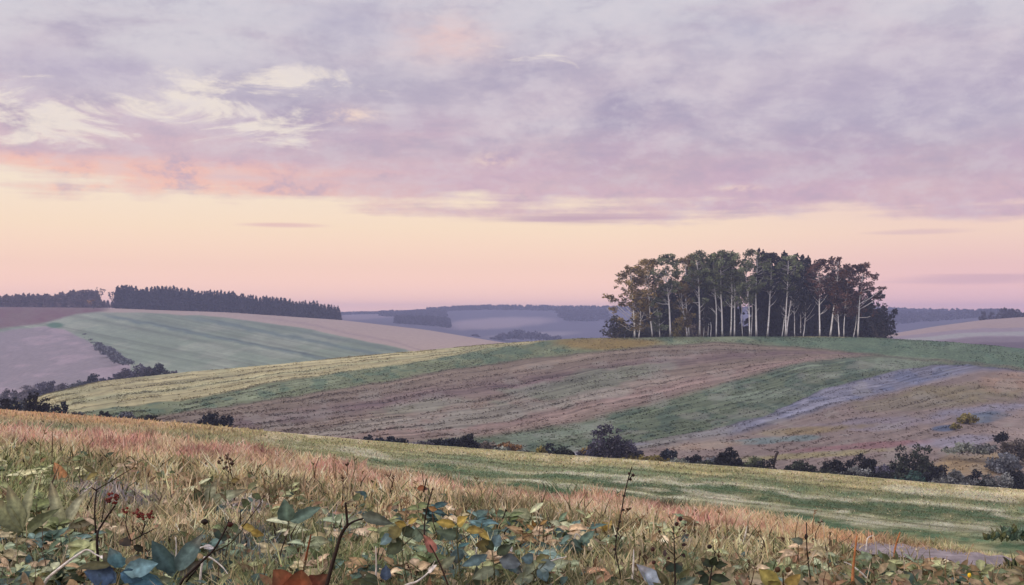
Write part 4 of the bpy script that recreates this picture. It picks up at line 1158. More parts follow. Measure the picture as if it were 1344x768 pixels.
# ------------------------------------------------------------------ single plants of the foreground
class Plant:
    def __init__(s, name, u, v, label, cat, group=None, y=None):
        s.y = y or meadow_depth(u, v) * (0.95 if v > 690 else 0.98)
        s.base = gpt(u, s.y); s.r = random.Random(int(u * 31 + v))
        s.dull = lambda c: (lambda q: q.mean() + (q - q.mean()) * 0.80)(L(*c))
        s.root = empty(name, s.base, label, cat, group); s.px = s.y / F
    def rel(s, u, v, dy=0.0):
        return Vector(((u - CX) / F * s.y, s.y + dy, row2z(v, s.y))) - s.base
    def stem(s, pts, w=3.0, w2=None, col=(44, 32, 28), name='stem', foot=False):
        b = MB(); q = []; r = []
        w2 = w * 0.6 if w2 is None else w2
        n = len(pts)
        if foot: q.append(Vector((s.rel(*pts[0]).x, 0, -0.04))); r.append(w * 0.55 * s.px)
        for i, p in enumerate(pts):
            t = i / max(1, n - 1)
            q.append(s.rel(p[0], p[1], s.r.uniform(-1, 1) * 0.02 * (i > 0))); r.append((w * (1 - t) + w2 * t) * 0.5 * s.px)
        # smooth the polyline
        if len(q) > 2:
            qq, rr = [], []
            for i in range(len(q) - 1):
                p0, p1, p2, p3 = q[max(i - 1, 0)], q[i], q[i + 1], q[min(i + 2, len(q) - 1)]
                for k in range(4):
                    t = k / 4
                    qq.append(0.5 * ((2 * p1) + (p2 - p0) * t + (2 * p0 - 5 * p1 + 4 * p2 - p3) * t * t + (3 * p1 - p0 - 3 * p2 + p3) * t ** 3))
                    rr.append(r[i] * (1 - t) + r[i + 1] * t)
            qq.append(q[-1]); rr.append(r[-1]); q, r = qq, rr
        b.tube(q, r, 6, tuple(L(*col)))
        return b.build(name, M['plant'], s.root, True)
    def leaf(s, u0, v0, u1, v1, w, col, tip=None, name='leaf', up=0.35, fold=0.25, curl=0.15, dy=None):
        dy = s.r.uniform(-0.05, 0.05) if dy is None else dy
        a = s.rel(u0, v0); e = s.rel(u1, v1, dy); d = e - a
        b = MB()
        nrm = Vector((s.r.uniform(-0.25, 0.25), -1, up + s.r.uniform(-0.15, 0.3)))
        leaf_mesh(b, a, d, d.length, w * s.px, nrm, tuple(s.dull(col)), fold, curl, 8, None if tip is None else tuple(s.dull(tip)))
        return b.build(name, M['plant'], s.root, True)
    def ball(s, u, v, r, col, name='seed_head', squash=0.9):
        c = s.rel(u, v, s.r.uniform(-0.02, 0.02)); R = r * s.px; b = MB(); vs = []; fs = []; n, m = 7, 5
        for i in range(m + 1):
            ph = math.pi * i / m
            for k in range(n):
                th = 2 * math.pi * k / n; q = R * s.r.uniform(0.85, 1.15)
                vs.append(c + Vector((q * math.sin(ph) * math.cos(th), q * math.sin(ph) * math.sin(th), q * squash * math.cos(ph))))
        for i in range(m):
            for k in range(n): fs.append((i * n + k, i * n + (k + 1) % n, (i + 1) * n + (k + 1) % n, (i + 1) * n + k))
        b.add(vs, fs, tuple(L(*col))); return b.build(name, M['plant'], s.root, True)
    def umbel(s, u, v, wpx, hpx, n, col, name='flower_head'):
        b = MB()
        for k in range(n):
            c = s.rel(u + s.r.uniform(-1, 1) * wpx / 2, v + s.r.uniform(-1, 1) * hpx / 2, s.r.uniform(-1, 1) * wpx / 2 * s.px)
            q = s.r.uniform(1.6, 3.0) * s.px
            vs = [c + Vector(p) * q for p in ((1, 0, 0), (0, 1, 0), (-1, 0, 0), (0, -1, 0), (0, 0, 0.9), (0, 0, -0.9))]
            b.add(vs, [(0, 1, 4), (1, 2, 4), (2, 3, 4), (3, 0, 4), (1, 0, 5), (2, 1, 5), (3, 2, 5), (0, 3, 5)], tuple(L(*col) * s.r.uniform(0.7, 1.4)))
        return b.build(name, M['plant'], s.root)

# dark red umbel plants
p = Plant('umbel_weed', 130, 760, 'tall dark forked weed with one dark red seed head, at the left', 'weed')
p.stem([(130, 756), (129, 705), (132, 690), (150, 664)], 4.2, 2.4, foot=True)
p.stem([(126, 700), (125, 670), (125, 643)], 2.6, 2.0); p.stem([(125, 643), (121, 639)], 2.2, 1.2, name='twig')
p.stem([(125, 644), (148, 630), (175, 614)], 1.8, 1.0, name='twig'); p.stem([(133, 686), (137, 655)], 1.6, 1.0, name='twig')
p.stem([(175, 614), (178, 606), (171, 599), (166, 604), (171, 608)], 1.0, 0.8, name='twig')
p.umbel(147, 653, 17, 15, 22, (104, 38, 26))
p.leaf(128, 622, 108, 628, 10, (120, 112, 56)); p.leaf(126, 620, 110, 611, 7, (104, 98, 58)); p.leaf(127, 620, 139, 611, 7, (112, 104, 66))
p = Plant('umbel_weed', 188, 752, 'lower weed with two dark red seed heads and spreading wiry branches', 'weed')
p.stem([(188, 752), (188, 725), (186, 703)], 2.6, 2.2, (170, 150, 116), foot=True)
p.stem([(186, 703), (172, 710)], 2.0, 1.6, name='twig'); p.stem([(186, 703), (190, 684)], 2.2, 1.4, name='twig'); p.stem([(186, 702), (195, 698), (203, 694)], 2.0, 1.0, name='twig')
p.stem([(186, 702), (178, 690)], 1.6, 1.0, name='twig'); p.stem([(172, 710), (167, 690), (166, 674)], 1.8, 1.2, name='twig'); p.stem([(188, 694), (194, 683)], 1.4, 1.0, name='twig')
p.umbel(190, 677, 22, 11, 22, (110, 40, 28)); p.umbel(165, 670, 8, 7, 8, (110, 44, 30)); p.umbel(178, 671, 8, 8, 6, (120, 56, 46))
p.leaf(172, 716, 152, 708, 14, (44, 36, 26)); p.leaf(175, 716, 192, 726, 9, (44, 46, 30))

# big forked stem with a single leaf
p = Plant('forked_stem', 426, 790, 'thick dark bare stem forking once, with a single grey-green leaf', 'weed')
p.stem([(426, 785), (432, 756), (440, 726), (447, 703), (456, 689)], 5.4, 4.2, foot=True)
p.stem([(456, 690), (455, 675), (454, 659)], 3.6, 3.0, name='twig'); p.stem([(455, 690), (466, 684), (482, 680)], 3.8, 2.2, name='twig')
p.leaf(475, 677, 516, 682, 17, (84, 92, 78), (66, 76, 64), up=0.6)
# stem with orange leaf scraps
p = Plant('budding_stem', 592, 790, 'slender reddish stem bending left, with small orange leaf scraps', 'weed')
p.stem([(592, 786), (586, 760), (572, 727), (557, 704)], 2.4, 2.0, (62, 44, 38), foot=True)
p.stem([(557, 704), (557, 685), (563, 658), (568, 641)], 2.2, 1.6, name='twig'); p.stem([(556, 646), (560, 628)], 2.0, 1.4, name='twig')
p.stem([(556, 704), (545, 690)], 1.4, 1.0, (70, 74, 56), name='twig'); p.ball(568, 642, 1.6, (60, 40, 30), 'bud')
p.leaf(560, 640, 545, 642, 8, (120, 70, 36)); p.leaf(556, 644, 562, 641, 5, (70, 42, 32)); p.leaf(562, 666, 574, 673, 7, (168, 124, 62)); p.leaf(571, 725, 560, 700, 14, (184, 118, 104))

# central leafy weeds
def leafy(u, v, label, leaves, stems, y=None):
    p = Plant('leafy_weed', u, v, label, 'weed', 'leafy weeds of the foreground', y)
    for s in stems: p.stem(s, 2.0, 1.2, (84, 86, 62), foot=(s[0][1] >= v - 4))
    for l in leaves: p.leaf(*l)
    return p
YL, OL, DG, TG, TL, SG, BL, PG = (172, 150, 52), (110, 104, 52), (62, 74, 50), (84, 104, 84), (86, 116, 120), (118, 128, 100), (84, 104, 126), (146, 154, 122)
leafy(535, 772, 'leafy weed with small yellow leaves over dark round green ones, left of the central clump',
      [(533, 690, 520, 684, 9, YL), (536, 688, 548, 680, 8, YL), (525, 704, 510, 692, 20, OL), (528, 702, 543, 694, 18, DG), (530, 712, 503, 724, 22, DG),
       (515, 703, 498, 712, 14, TL), (540, 706, 560, 696, 18, TG), (520, 712, 504, 698, 9, PG)],
      [[(535, 770), (530, 740), (528, 712), (533, 690)], [(528, 712), (518, 700)], [(529, 716), (545, 702)]])
leafy(605, 772, 'leafy weed crowned by bright yellow lobed leaves in the central clump',
      [(598, 690, 575, 682, 12, YL), (600, 688, 612, 677, 13, YL), (612, 696, 634, 692, 12, (140, 122, 44)), (628, 694, 640, 706, 10, YL), (603, 700, 585, 706, 15, DG), (604, 705, 572, 698, 14, TG),
       (600, 720, 602, 742, 18, TL), (598, 730, 574, 746, 12, SG)],
      [[(605, 770), (602, 735), (600, 705), (600, 690)], [(601, 712), (622, 698)]])
leafy(650, 772, 'leafy weed with broad blue-green leaves in the central clump',
      [(642, 718, 626, 712, 18, OL), (648, 722, 634, 706, 12, DG), (648, 718, 655, 702, 16, TL), (640, 728, 610, 742, 14, TL), (655, 735, 684, 740, 22, (92, 104, 108)), (650, 745, 622, 758, 16, SG),
       (652, 728, 672, 716, 14, DG), (660, 738, 690, 752, 14, TL)],
      [[(650, 770), (648, 740), (645, 720)], [(648, 742), (665, 735)]])
leafy(705, 772, 'leafy weed with pale teal leaves at the right of the central clump',
      [(700, 735, 686, 728, 16, TL), (694, 738, 690, 724, 10, OL), (704, 738, 722, 730, 14, (112, 112, 60)), (706, 744, 730, 742, 18, (118, 140, 134)), (708, 745, 716, 762, 16, TL),
       (702, 748, 682, 744, 22, SG), (700, 755, 672, 765, 18, SG), (712, 755, 722, 768, 10, DG)],
      [[(705, 770), (703, 750), (698, 735)], [(704, 752), (716, 738)]])
leafy(507, 775, 'single dark blue leaf low in front of the central clump', [(506, 762, 507, 742, 15, (62, 84, 112)), (500, 766, 470, 752, 12, DG), (498, 768, 460, 760, 14, DG)], [[(507, 772), (506, 762)]])
# left broadleaf weeds
leafy(30, 712, 'broad drooping dock leaves cut by the left frame edge',
      [(30, 700, -14, 652, 24, (108, 114, 74), None, 'leaf', 0.6, 0.3, 0.5), (30, 694, 8, 636, 20, (124, 130, 88), None, 'leaf', 0.4, 0.3, 0.35), (32, 700, 66, 668, 16, (92, 100, 62), None, 'leaf', 0.5, 0.4, 0.5),
       (28, 702, -8, 690, 18, (116, 120, 76), None, 'leaf', 0.7, 0.3, 0.3), (34, 702, 72, 696, 15, (104, 110, 70), None, 'leaf', 0.8, 0.3, 0.4), (31, 696, 36, 628, 16, (134, 138, 98), None, 'leaf', 0.2, 0.35, 0.3)],
      [[(30, 712), (30, 694)]])
leafy(84, 702, 'pale dock leaves folded like tents, beside the tall red-headed weed',
      [(84, 692, 64, 636, 18, (150, 152, 112), None, 'leaf', 0.2, 0.5, 0.4), (86, 690, 104, 644, 15, (166, 166, 126), None, 'leaf', 0.3, 0.4, 0.5), (84, 694, 46, 664, 15, (112, 116, 76), None, 'leaf', 0.5, 0.4, 0.5),
       (88, 694, 118, 680, 14, (150, 142, 106), None, 'leaf', 0.7, 0.3, 0.4), (86, 698, 60, 702, 12, (98, 106, 66), None, 'leaf', 0.9, 0.3, 0.2)],
      [[(85, 702), (85, 690)]])
leafy(150, 778, 'bright turquoise and deep blue broad leaves low at the left',
      [(160, 745, 150, 718, 22, (70, 124, 142), (96, 150, 160)), (162, 750, 205, 742, 24, (104, 148, 156)), (160, 755, 214, 768, 26, (72, 126, 146)), (150, 760, 108, 752, 30, (48, 74, 104)),
       (152, 765, 128, 745, 18, (62, 92, 118)), (158, 752, 186, 762, 20, (52, 98, 124)), (146, 742, 128, 728, 10, (66, 68, 44)), (146, 742, 100, 740, 12, (78, 78, 48))],
      [[(150, 776), (155, 758), (160, 745)]])
leafy(228, 770, 'dull teal pointed leaves between the turquoise weed and the twig', 
      [(230, 752, 200, 712, 26, (64, 94, 94)), (232, 750, 260, 702, 24, (88, 116, 110)), (228, 758, 215, 726, 18, (74, 98, 92)), (236, 756, 262, 734, 16, (96, 94, 78)), (228, 762, 190, 770, 16, SG), (238, 760, 280, 770, 22, (96, 104, 72))],
      [[(228, 768), (230, 750)]])
# twig with dark paired leaves
p = Plant('twig_plant', 238, 775, 'slanting black twig with a dark green leaf pair and two yellow leaves', 'weed')
p.stem([(236, 768), (262, 740), (282, 720), (296, 694), (302, 681)], 4.0, 1.6, foot=True); p.stem([(244, 764), (262, 742)], 2.4, 2.0, name='twig')
p.stem([(272, 728), (298, 716), (314, 700), (318, 694)], 2.4, 1.2, (70, 66, 46), name='twig'); p.stem([(318, 692), (332, 675), (344, 659)], 1.4, 0.9, name='twig')
p.leaf(291, 708, 277, 694, 9, (26, 46, 36)); p.leaf(290, 708, 303, 703, 9, (24, 42, 34)); p.ball(303, 688, 4, (66, 32, 26), 'bud')
p.leaf(316, 690, 334, 698, 11, YL); p.leaf(329, 698, 346, 704, 10, (158, 134, 40)); p.ball(267, 686, 4.5, (40, 30, 24), 'bud')
# paired teal leaves with white bud
p = Plant('paired_leaf_weed', 366, 748, 'thin wiry weed with two rounded teal leaves and a white bud', 'weed')
p.stem([(366, 746), (368, 725), (376, 700), (378, 680)], 1.8, 1.2, foot=True); p.leaf(378, 684, 372, 656, 24, (88, 114, 96)); p.leaf(380, 684, 421, 668, 17, (88, 114, 98)); p.leaf(373, 703, 380, 693, 5, (210, 200, 178), name='bud')
# pale curled grass blades
for (pts, w, lab) in [
    ([(58, 766), (84, 742), (104, 727), (116, 722), (130, 730), (156, 732)], 5, 'white arching grass blade over the turquoise leaves'),
    ([(131, 768), (129, 752), (122, 747)], 4, 'short white curl of grass in front of the turquoise leaves'),
    ([(236, 742), (252, 726), (266, 718), (279, 719)], 5, 'white bent blade left of the black twig'),
    ([(262, 768), (268, 732), (288, 742), (302, 756)], 4, 'white blade drooping right of the black twig'),
    ([(230, 748), (231, 722), (230, 705)], 3, 'thin cream stalk standing beside the dull teal leaves'),
    ([(530, 772), (548, 762), (562, 752), (571, 736)], 5, 'white curved blade at the foot of the reddish stem'),
    ([(472, 772), (476, 762), (480, 753)], 3.5, 'short white sliver in front of the central clump'),
    ([(492, 772), (494, 745), (494, 716)], 4, 'straight cream stalk left of the central clump'),
    ([(620, 745), (624, 730), (626, 718)], 4, 'white sliver leaning upright in the central clump'),
    ([(660, 746), (665, 730), (671, 716)], 5, 'bright white pointed blade in the middle of the blue-green leaves'),
    ([(683, 768), (686, 756), (685, 744)], 4, 'white hooked blade below the blue-green leaves'),
    ([(702, 768), (716, 740), (744, 731)], 4, 'white blade pointing right from the pale teal leaves'),
    ([(752, 720), (756, 701), (763, 708)], 3, 'white bent straw at the right of the central clump'),
    ([(830, 768), (831, 735), (832, 722)], 4, 'cream stalk beside the light blue leaf'),
    ([(974, 722), (978, 700), (980, 690)], 3.5, 'tall cream stalk standing left of the olive seedling'),
    ([(1142, 765), (1122, 745), (1108, 738)], 3, 'cream straw leaning across the orange stalk'),
    ([(1137, 720), (1139, 707), (1147, 704)], 2.5, 'small hooked straw beside the lilac path')]:
    u0, v0 = pts[0]
    p = Plant('straw_stalk', u0, max(v0, 0), lab, 'grass blade', 'pale dry grass blades')
    p.stem(pts, w * 0.85, 1.0, (226, 220, 210), name='blade', foot=True)
    if w >= 5: p.leaf(pts[-2][0], pts[-2][1], pts[-1][0], pts[-1][1] + 1, w * 1.5, (214, 208, 204), name='blade_tip')
# seed stems at the right
p = Plant('seed_stem', 816, 770, 'tall thin black seed stem rising across the green stripes', 'weed')
p.stem([(816, 768), (812, 745), (808, 722), (810, 700), (816, 672), (819, 650), (825, 628), (829, 612)], 1.8, 1.4, foot=True)
for k, (u, v) in enumerate([(831, 624), (828, 630), (819, 651), (817, 668), (813, 684), (811, 694), (808, 703), (806, 720), (826, 622)]): p.ball(u, v, 2.0 if k else 2.4, (46, 32, 28), 'bud')
p.stem([(825, 630), (832, 623)], 1.4, 1.0, name='twig')
p = Plant('pod_plant', 886, 790, 'upright weed with loose dark pods above two dark green leaves', 'weed')
p.stem([(886, 786), (886, 750), (885, 720), (885, 692)], 2.6, 1.2, foot=True)
for (a, bb) in (((885, 728), (874, 719)), ((886, 735), (896, 726)), ((885, 707), (893, 702)), ((885, 701), (878, 696))): p.stem([a, bb], 1.4, 0.9, name='twig')
for (u, v, r_) in ((888, 688, 3), (893, 681, 3.4), (899, 688, 1.6), (897, 696, 1.8), (857, 721, 3.2), (858, 738, 3), (878, 733, 2.2), (866, 698, 2)): p.ball(u, v, r_, (58, 34, 30), 'seed_pod')
p.leaf(894, 716, 903, 714, 4.5, (52, 32, 28)); p.leaf(900, 704, 908, 703, 4, (66, 48, 38)); p.leaf(872, 731, 875, 722, 5, (60, 40, 34)); p.leaf(894, 728, 901, 730, 5, (54, 36, 32))
p.leaf(885, 750, 874, 738, 13, (36, 52, 40)); p.leaf(886, 752, 897, 739, 13, (38, 56, 42))
p = Plant('pod_plant', 930, 785, 'small dark weed with five round black-green leaves and one pod', 'weed')
p.stem([(930, 782), (931, 762), (935, 742), (940, 725)], 2.6, 1.2, foot=True); p.stem([(931, 752), (926, 742)], 1.6, 1.0, name='twig'); p.stem([(940, 726), (935, 720)], 1.2, 1.0, name='twig'); p.ball(931, 717, 3.2, (40, 28, 26), 'seed_pod')
for l in ((934, 744, 920, 734, 10), (934, 742, 938, 730, 11), (938, 742, 950, 736, 10), (926, 752, 911, 748, 6), (930, 756, 915, 759, 13), (932, 758, 956, 756, 12), (930, 770, 922, 766, 9)): p.leaf(*l, (38, 50, 32))
p = Plant('olive_seedling', 1027, 786, 'squat seedling with two olive-yellow leaves and brown curled tips', 'weed')
p.stem([(1027, 784), (1028, 768), (1027, 752)], 2.6, 1.8, (74, 54, 30), foot=True); p.leaf(1026, 778, 996, 750, 24, (150, 138, 52)); p.leaf(1029, 776, 1050, 752, 16, (146, 122, 40)); p.leaf(1024, 780, 1006, 764, 20, (128, 124, 50))
p.ball(1022, 749, 4, (76, 52, 34), 'curled_tip'); p.ball(1034, 748, 4, (80, 56, 32), 'curled_tip')
p = Plant('thin_stem', 1065, 772, 'thin black stem with a swollen knot, right of the olive seedling', 'weed')
p.stem([(1065, 770), (1062, 740), (1057, 712), (1058, 700), (1060, 687)], 1.6, 1.6, foot=True); p.ball(1057, 704, 2.6, (40, 30, 28), 'bud', 1.5)
p.leaf(1054, 712, 1038, 706, 10, (104, 118, 98))
for (pts, w, lab) in [([(1119, 772), (1121, 745), (1125, 703)], 5, 'tall orange stalk at the left end of the lilac path'), ([(1174, 727), (1176, 715), (1180, 698)], 3, 'short orange stalk standing at the edge of the green stripes'),
                      ([(398, 752), (403, 728), (409, 701)], 4, 'reddish stalk rising from the rust leaf')]:
    p = Plant('dry_stalk', pts[0][0], pts[0][1], lab, 'stalk'); p.stem(pts, w, 2.0, (182, 122, 78) if pts[0][0] > 900 else (128, 76, 48), name='stalk', foot=True)
p = Plant('rust_leaf', 392, 790, 'large curled rust-brown dead leaf at the bottom edge', 'leaf')
p.leaf(392, 786, 356, 752, 34, (116, 58, 28), (132, 70, 34), name='leaf_blade', curl=-0.1); p.leaf(392, 786, 394, 748, 40, (124, 62, 30), name='leaf_blade'); p.leaf(394, 786, 428, 756, 30, (104, 50, 26), name='leaf_blade')
p = Plant('blue_leaf', 868, 780, 'light blue pointed leaf at the bottom edge left of the pod weed', 'leaf')
p.leaf(878, 778, 836, 744, 22, (126, 142, 156), (142, 156, 170), name='leaf_blade'); p.leaf(880, 778, 862, 744, 10, (86, 84, 56), name='leaf_blade'); p.leaf(886, 780, 906, 752, 16, (96, 114, 100), name='leaf_blade')
p = Plant('orange_leaf', 86, 640, 'upright orange-brown leaf among pale weeds at the left', 'leaf'); p.leaf(90, 638, 70, 606, 18, (170, 116, 62), name='leaf_blade', up=0.1)
p = Plant('dark_leaf_weed', 268, 664, 'dark green oval leaf with pale leaves around it, left of centre', 'weed')
p.leaf(266, 660, 258, 640, 15, (74, 84, 58)); p.leaf(270, 660, 282, 630, 14, (150, 154, 118)); p.leaf(272, 662, 322, 640, 16, (142, 150, 116)); p.leaf(276, 664, 306, 652, 12, (184, 192, 188)); p.stem([(268, 664), (267, 652)], 1.4, 1, foot=True)
p = Plant('brown_umbel_weed', 298, 648, 'small weed with a speckled brown seed head and an olive leaf', 'weed')
p.stem([(298, 646), (299, 630), (300, 620)], 2.0, 1.4, (120, 112, 88), foot=True); p.umbel(298, 608, 22, 14, 14, (74, 54, 42)); p.stem([(300, 620), (292, 612)], 1, 0.8, name='twig'); p.stem([(300, 620), (304, 609)], 1, 0.8, name='twig'); p.leaf(303, 632, 315, 628, 8, (112, 98, 46))
p = Plant('bare_twig', 655, 696, 'bare leaning twig, longer one of two by the central clump', 'twig'); p.stem([(654, 696), (659, 683), (664, 670)], 1.8, 1.4, name='stem', foot=True); p.ball(664, 670, 1.8, (44, 30, 28), 'bud')
p = Plant('bare_twig', 662, 702, 'bare leaning twig, shorter one of two by the central clump', 'twig'); p.stem([(662, 700), (667, 693), (670, 689)], 1.8, 1.4, name='stem', foot=True); p.stem([(667, 693), (674, 692)], 1.2, 0.8, name='twig')
p = Plant('yellow_weed', 700, 706, 'spindly weed with ochre leaf scraps right of the central clump', 'weed')
p.stem([(694, 704), (704, 694), (710, 686)], 1.2, 1, (90, 66, 40), foot=True)
for l in ((700, 696, 690, 688, 6), (704, 694, 714, 690, 7), (702, 692, 700, 682, 6), (708, 690, 718, 682, 5), (698, 698, 712, 700, 6)): p.leaf(*l, (160, 124, 54))
p = Plant('yellow_weed', 794, 700, 'patch of soft yellow leaves left of the tall seed stem', 'weed')
for k in range(7):
    a = 788 + k * 3; p.leaf(794, 698, a - 6 + rnd.uniform(-4, 4), 686 + rnd.uniform(-3, 3), 8, (168, 142, 58))
p = Plant('yellow_flower', 1270, 766, 'tiny glowing yellow flower below the lilac path', 'flower')
p.stem([(1270, 766), (1270, 757)], 1.2, 1.0, (110, 104, 60), foot=True); p.ball(1270, 754, 2.6, (255, 214, 60), 'petals', 1.2)
p = Plant('teal_shrub', 1325, 708, 'low teal-green shrub at the right frame edge below the stripes', 'shrub')
for k in range(80):
    a = rnd.uniform(1294, 1362); bq = 707 - rnd.random() * 15 * math.sin(math.pi * (a - 1292) / 70); p.leaf(a, bq + 4, a + rnd.uniform(-9, 9), bq - rnd.uniform(2, 8), rnd.uniform(3, 7), rnd.choice([(84, 108, 88), (98, 122, 96), (104, 108, 66), (76, 98, 80)]))
p = Plant('dark_weed', 1330, 750, 'small dark green weed at the right end of the lilac path', 'weed')
for k in range(9): p.leaf(1330, 748, 1330 + rnd.uniform(-14, 14), 738 + rnd.uniform(-9, 8), 7, (58, 72, 50))

# ------------------------------------------------------------------ haze
def haze():
    x0, x1, y0, y1, z0, z1 = -2700, 2700, -80, 2560, -90, 27
    v = [(x, y, z) for z in (z0, z1) for y in (y0, y1) for x in (x0, x1)]
    f = [(0, 2, 3, 1), (4, 5, 7, 6), (0, 1, 5, 4), (2, 6, 7, 3), (0, 4, 6, 2), (1, 3, 7, 5)]
    me = bpy.data.meshes.new('haze'); me.from_pydata(v, [], f); me.update()
    m = bpy.data.materials.new('evening_haze'); m.use_nodes = True; nt = m.node_tree
    nt.nodes.remove(nt.nodes['Principled BSDF'])
    pv = nt.nodes.new('ShaderNodeVolumePrincipled')
    pv.inputs['Color'].default_value = (0.46, 0.51, 0.80, 1)
    pv.inputs['Density'].default_value = 0.00042; pv.inputs['Anisotropy'].default_value = 0.0
    nt.links.new(pv.outputs[0], nt.nodes['Material Output'].inputs['Volume'])
    me.materials.append(m)
    o = bpy.data.objects.new('haze', me); COL.objects.link(o); tag(o, 'pale lilac evening haze lying over the whole country', 'haze', None, 'stuff')
haze()

# ------------------------------------------------------------------ sky
SUN_AZ, SUN_EL = math.radians(-112), math.radians(17)     # azimuth from +Y towards +X
def world():
    w = bpy.data.worlds.new('World'); scene.world = w; w.use_nodes = True; nt = w.node_tree
    for n in list(nt.nodes): nt.nodes.remove(n)
    out = nt.nodes.new('ShaderNodeOutputWorld')
    tc = nt.nodes.new('ShaderNodeTexCoord'); sp = nt.nodes.new('ShaderNodeSeparateXYZ'); nt.links.new(tc.outputs['Generated'], sp.inputs[0])
    def mth(op, a, b=None, c=None, clamp=False):
        n = nt.nodes.new('ShaderNodeMath'); n.operation = op; n.use_clamp = clamp
        for i, q in enumerate((a, b, c)):
            if q is None: continue
            if isinstance(q, (int, float)): n.inputs[i].default_value = q
            else: nt.links.new(q, n.inputs[i])
        return n.outputs[0]
    def smooth(x, a, b, lo=0.0, hi=1.0):
        n = nt.nodes.new('ShaderNodeMapRange'); n.interpolation_type = 'SMOOTHSTEP'
        nt.links.new(x, n.inputs[0])
        for i, q in enumerate((a, b, lo, hi)): n.inputs[i + 1].default_value = q
        return n.outputs[0]
    def mix(f, a, b):
        n = nt.nodes.new('ShaderNodeMix'); n.data_type = 'RGBA'
        if isinstance(f, (int, float)): n.inputs[0].default_value = f
        else: nt.links.new(f, n.inputs[0])
        for i, q in ((6, a), (7, b)):
            if isinstance(q, (tuple, list, np.ndarray)): n.inputs[i].default_value = (*[float(k) for k in q], 1)
            else: nt.links.new(q, n.inputs[i])
        return n.outputs[2]
    x, y, z = sp.outputs
    A = mth('ARCTAN2', x, y); Hh = mth('SQRT', mth('ADD', mth('MULTIPLY', x, x), mth('MULTIPLY', y, y))); V = mth('DIVIDE', z, mth('MAXIMUM', Hh, 0.02))
    def noise(sa, sv, seed, detail=6, rough=0.55, dist=0.0):
        cb = nt.nodes.new('ShaderNodeCombineXYZ'); nt.links.new(mth('MULTIPLY', A, sa), cb.inputs[0]); nt.links.new(mth('MULTIPLY', mth('MINIMUM', V, 3.0), sv), cb.inputs[1]); cb.inputs[2].default_value = seed
        n = nt.nodes.new('ShaderNodeTexNoise'); n.inputs['Scale'].default_value = 1; n.inputs['Detail'].default_value = detail; n.inputs['Roughness'].default_value = rough; n.inputs['Distortion'].default_value = dist
        nt.links.new(cb.outputs[0], n.inputs['Vector']); return n.outputs['Fac']
    def ramp(x, stops):
        n = nt.nodes.new('ShaderNodeValToRGB'); e = n.color_ramp.elements; nt.links.new(x, n.inputs[0])
        while len(e) < len(stops): e.new(0.5)
        for q, (p, c) in zip(e, stops): q.position = p; q.color = (*[float(k) for k in c], 1)
        return n.outputs[0]
    def gauss(u, v, ru, rv):
        a0 = math.atan((u - CX) / F); v0 = (HZ - v) / F * math.cos(a0)
        a = mth('DIVIDE', mth('SUBTRACT', A, a0), ru / F); b = mth('DIVIDE', mth('SUBTRACT', V, v0), rv / F)
        return mth('EXPONENT', mth('MULTIPLY', mth('ADD', mth('MULTIPLY', a, a), mth('MULTIPLY', b, b)), -1.0))
    R = lambda v: (HZ - v) / F / 0.3       # ramp position of an image row (0.3 = top of ramp)
    Vr = mth('DIVIDE', V, 0.3, clamp=True)
    hb = HORIZON_BOOST
    left = ramp(Vr, [(0, L(246, 192, 172) * hb[0]), (R(385), L(248, 202, 182) * hb[1]), (R(350), L(249, 209, 188) * hb[2]), (R(300), L(252, 224, 196) * hb[3]), (R(250), L(251, 231, 208)), (1, L(226, 214, 214))])
    right = ramp(Vr, [(0, L(226, 174, 172) * hb[0]), (R(385), L(230, 184, 182) * hb[1]), (R(350), L(236, 194, 188) * hb[2]), (R(310), L(246, 212, 194) * hb[3]), (R(250), L(236, 208, 204)), (1, L(220, 212, 218))])
    clear = mix(smooth(A, 0.05, 0.42), left, right)
    # cloud deck
    n1 = noise(6, 18, 1.0, 7, 0.58, 0.3); n2 = noise(11, 27, 5.0, 7, 0.6, 0.15); n3 = noise(3.2, 60, 9.0, 5, 0.55, 0.1); n4 = noise(5, 12, 14.0, 7, 0.6, 0.3)
    Ac = mth('MINIMUM', mth('MAXIMUM', A, -0.7), 0.7)
    edge = mth('SUBTRACT', 0.0940, mth('MULTIPLY', Ac, 0.036))
    dv = mth('ADD', mth('SUBTRACT', V, edge), mth('MULTIPLY', mth('SUBTRACT', n1, 0.5), 0.050)); dv = mth('ADD', dv, mth('MULTIPLY', mth('SUBTRACT', n3, 0.5), 0.050)); dv = mth('ADD', dv, mth('MULTIPLY', mth('SUBTRACT', n2, 0.5), 0.045))
    mask = smooth(dv, -0.006, 0.016)
    lil = mix(smooth(n2, 0.30, 0.68), L(193, 177, 194), L(215, 201, 209))
    lil = mix(mth('MULTIPLY', smooth(n4, 0.42, 0.62), 0.85), lil, L(164, 153, 180))
    pinkish = mix(smooth(n1, 0.35, 0.65), L(206, 174, 192), L(220, 186, 192))
    lil = mix(smooth(dv, 0.012, 0.10), pinkish, lil)
    lil = mix(mth('MULTIPLY', mth('MULTIPLY', smooth(A, 0.02, -0.30), smooth(V, 0.17, 0.235)), smooth(n1, 0.25, 0.55)), lil, L(214, 206, 212))
    lil = mix(mth('MULTIPLY', gauss(110, 88, 190, 24), smooth(n2, 0.35, 0.6)), lil, L(188, 176, 196))
    # paler top of the sky
    lil = mix(mth('MULTIPLY', smooth(V, 0.19, 0.29), smooth(n1, 0.30, 0.6)), lil, L(208, 203, 212))
    # cream breaks in the left deck
    n7 = noise(22, 42, 41.0, 8, 0.66, 0.15)
    n6 = noise(11, 36, 33.0, 8, 0.66, 0.6)
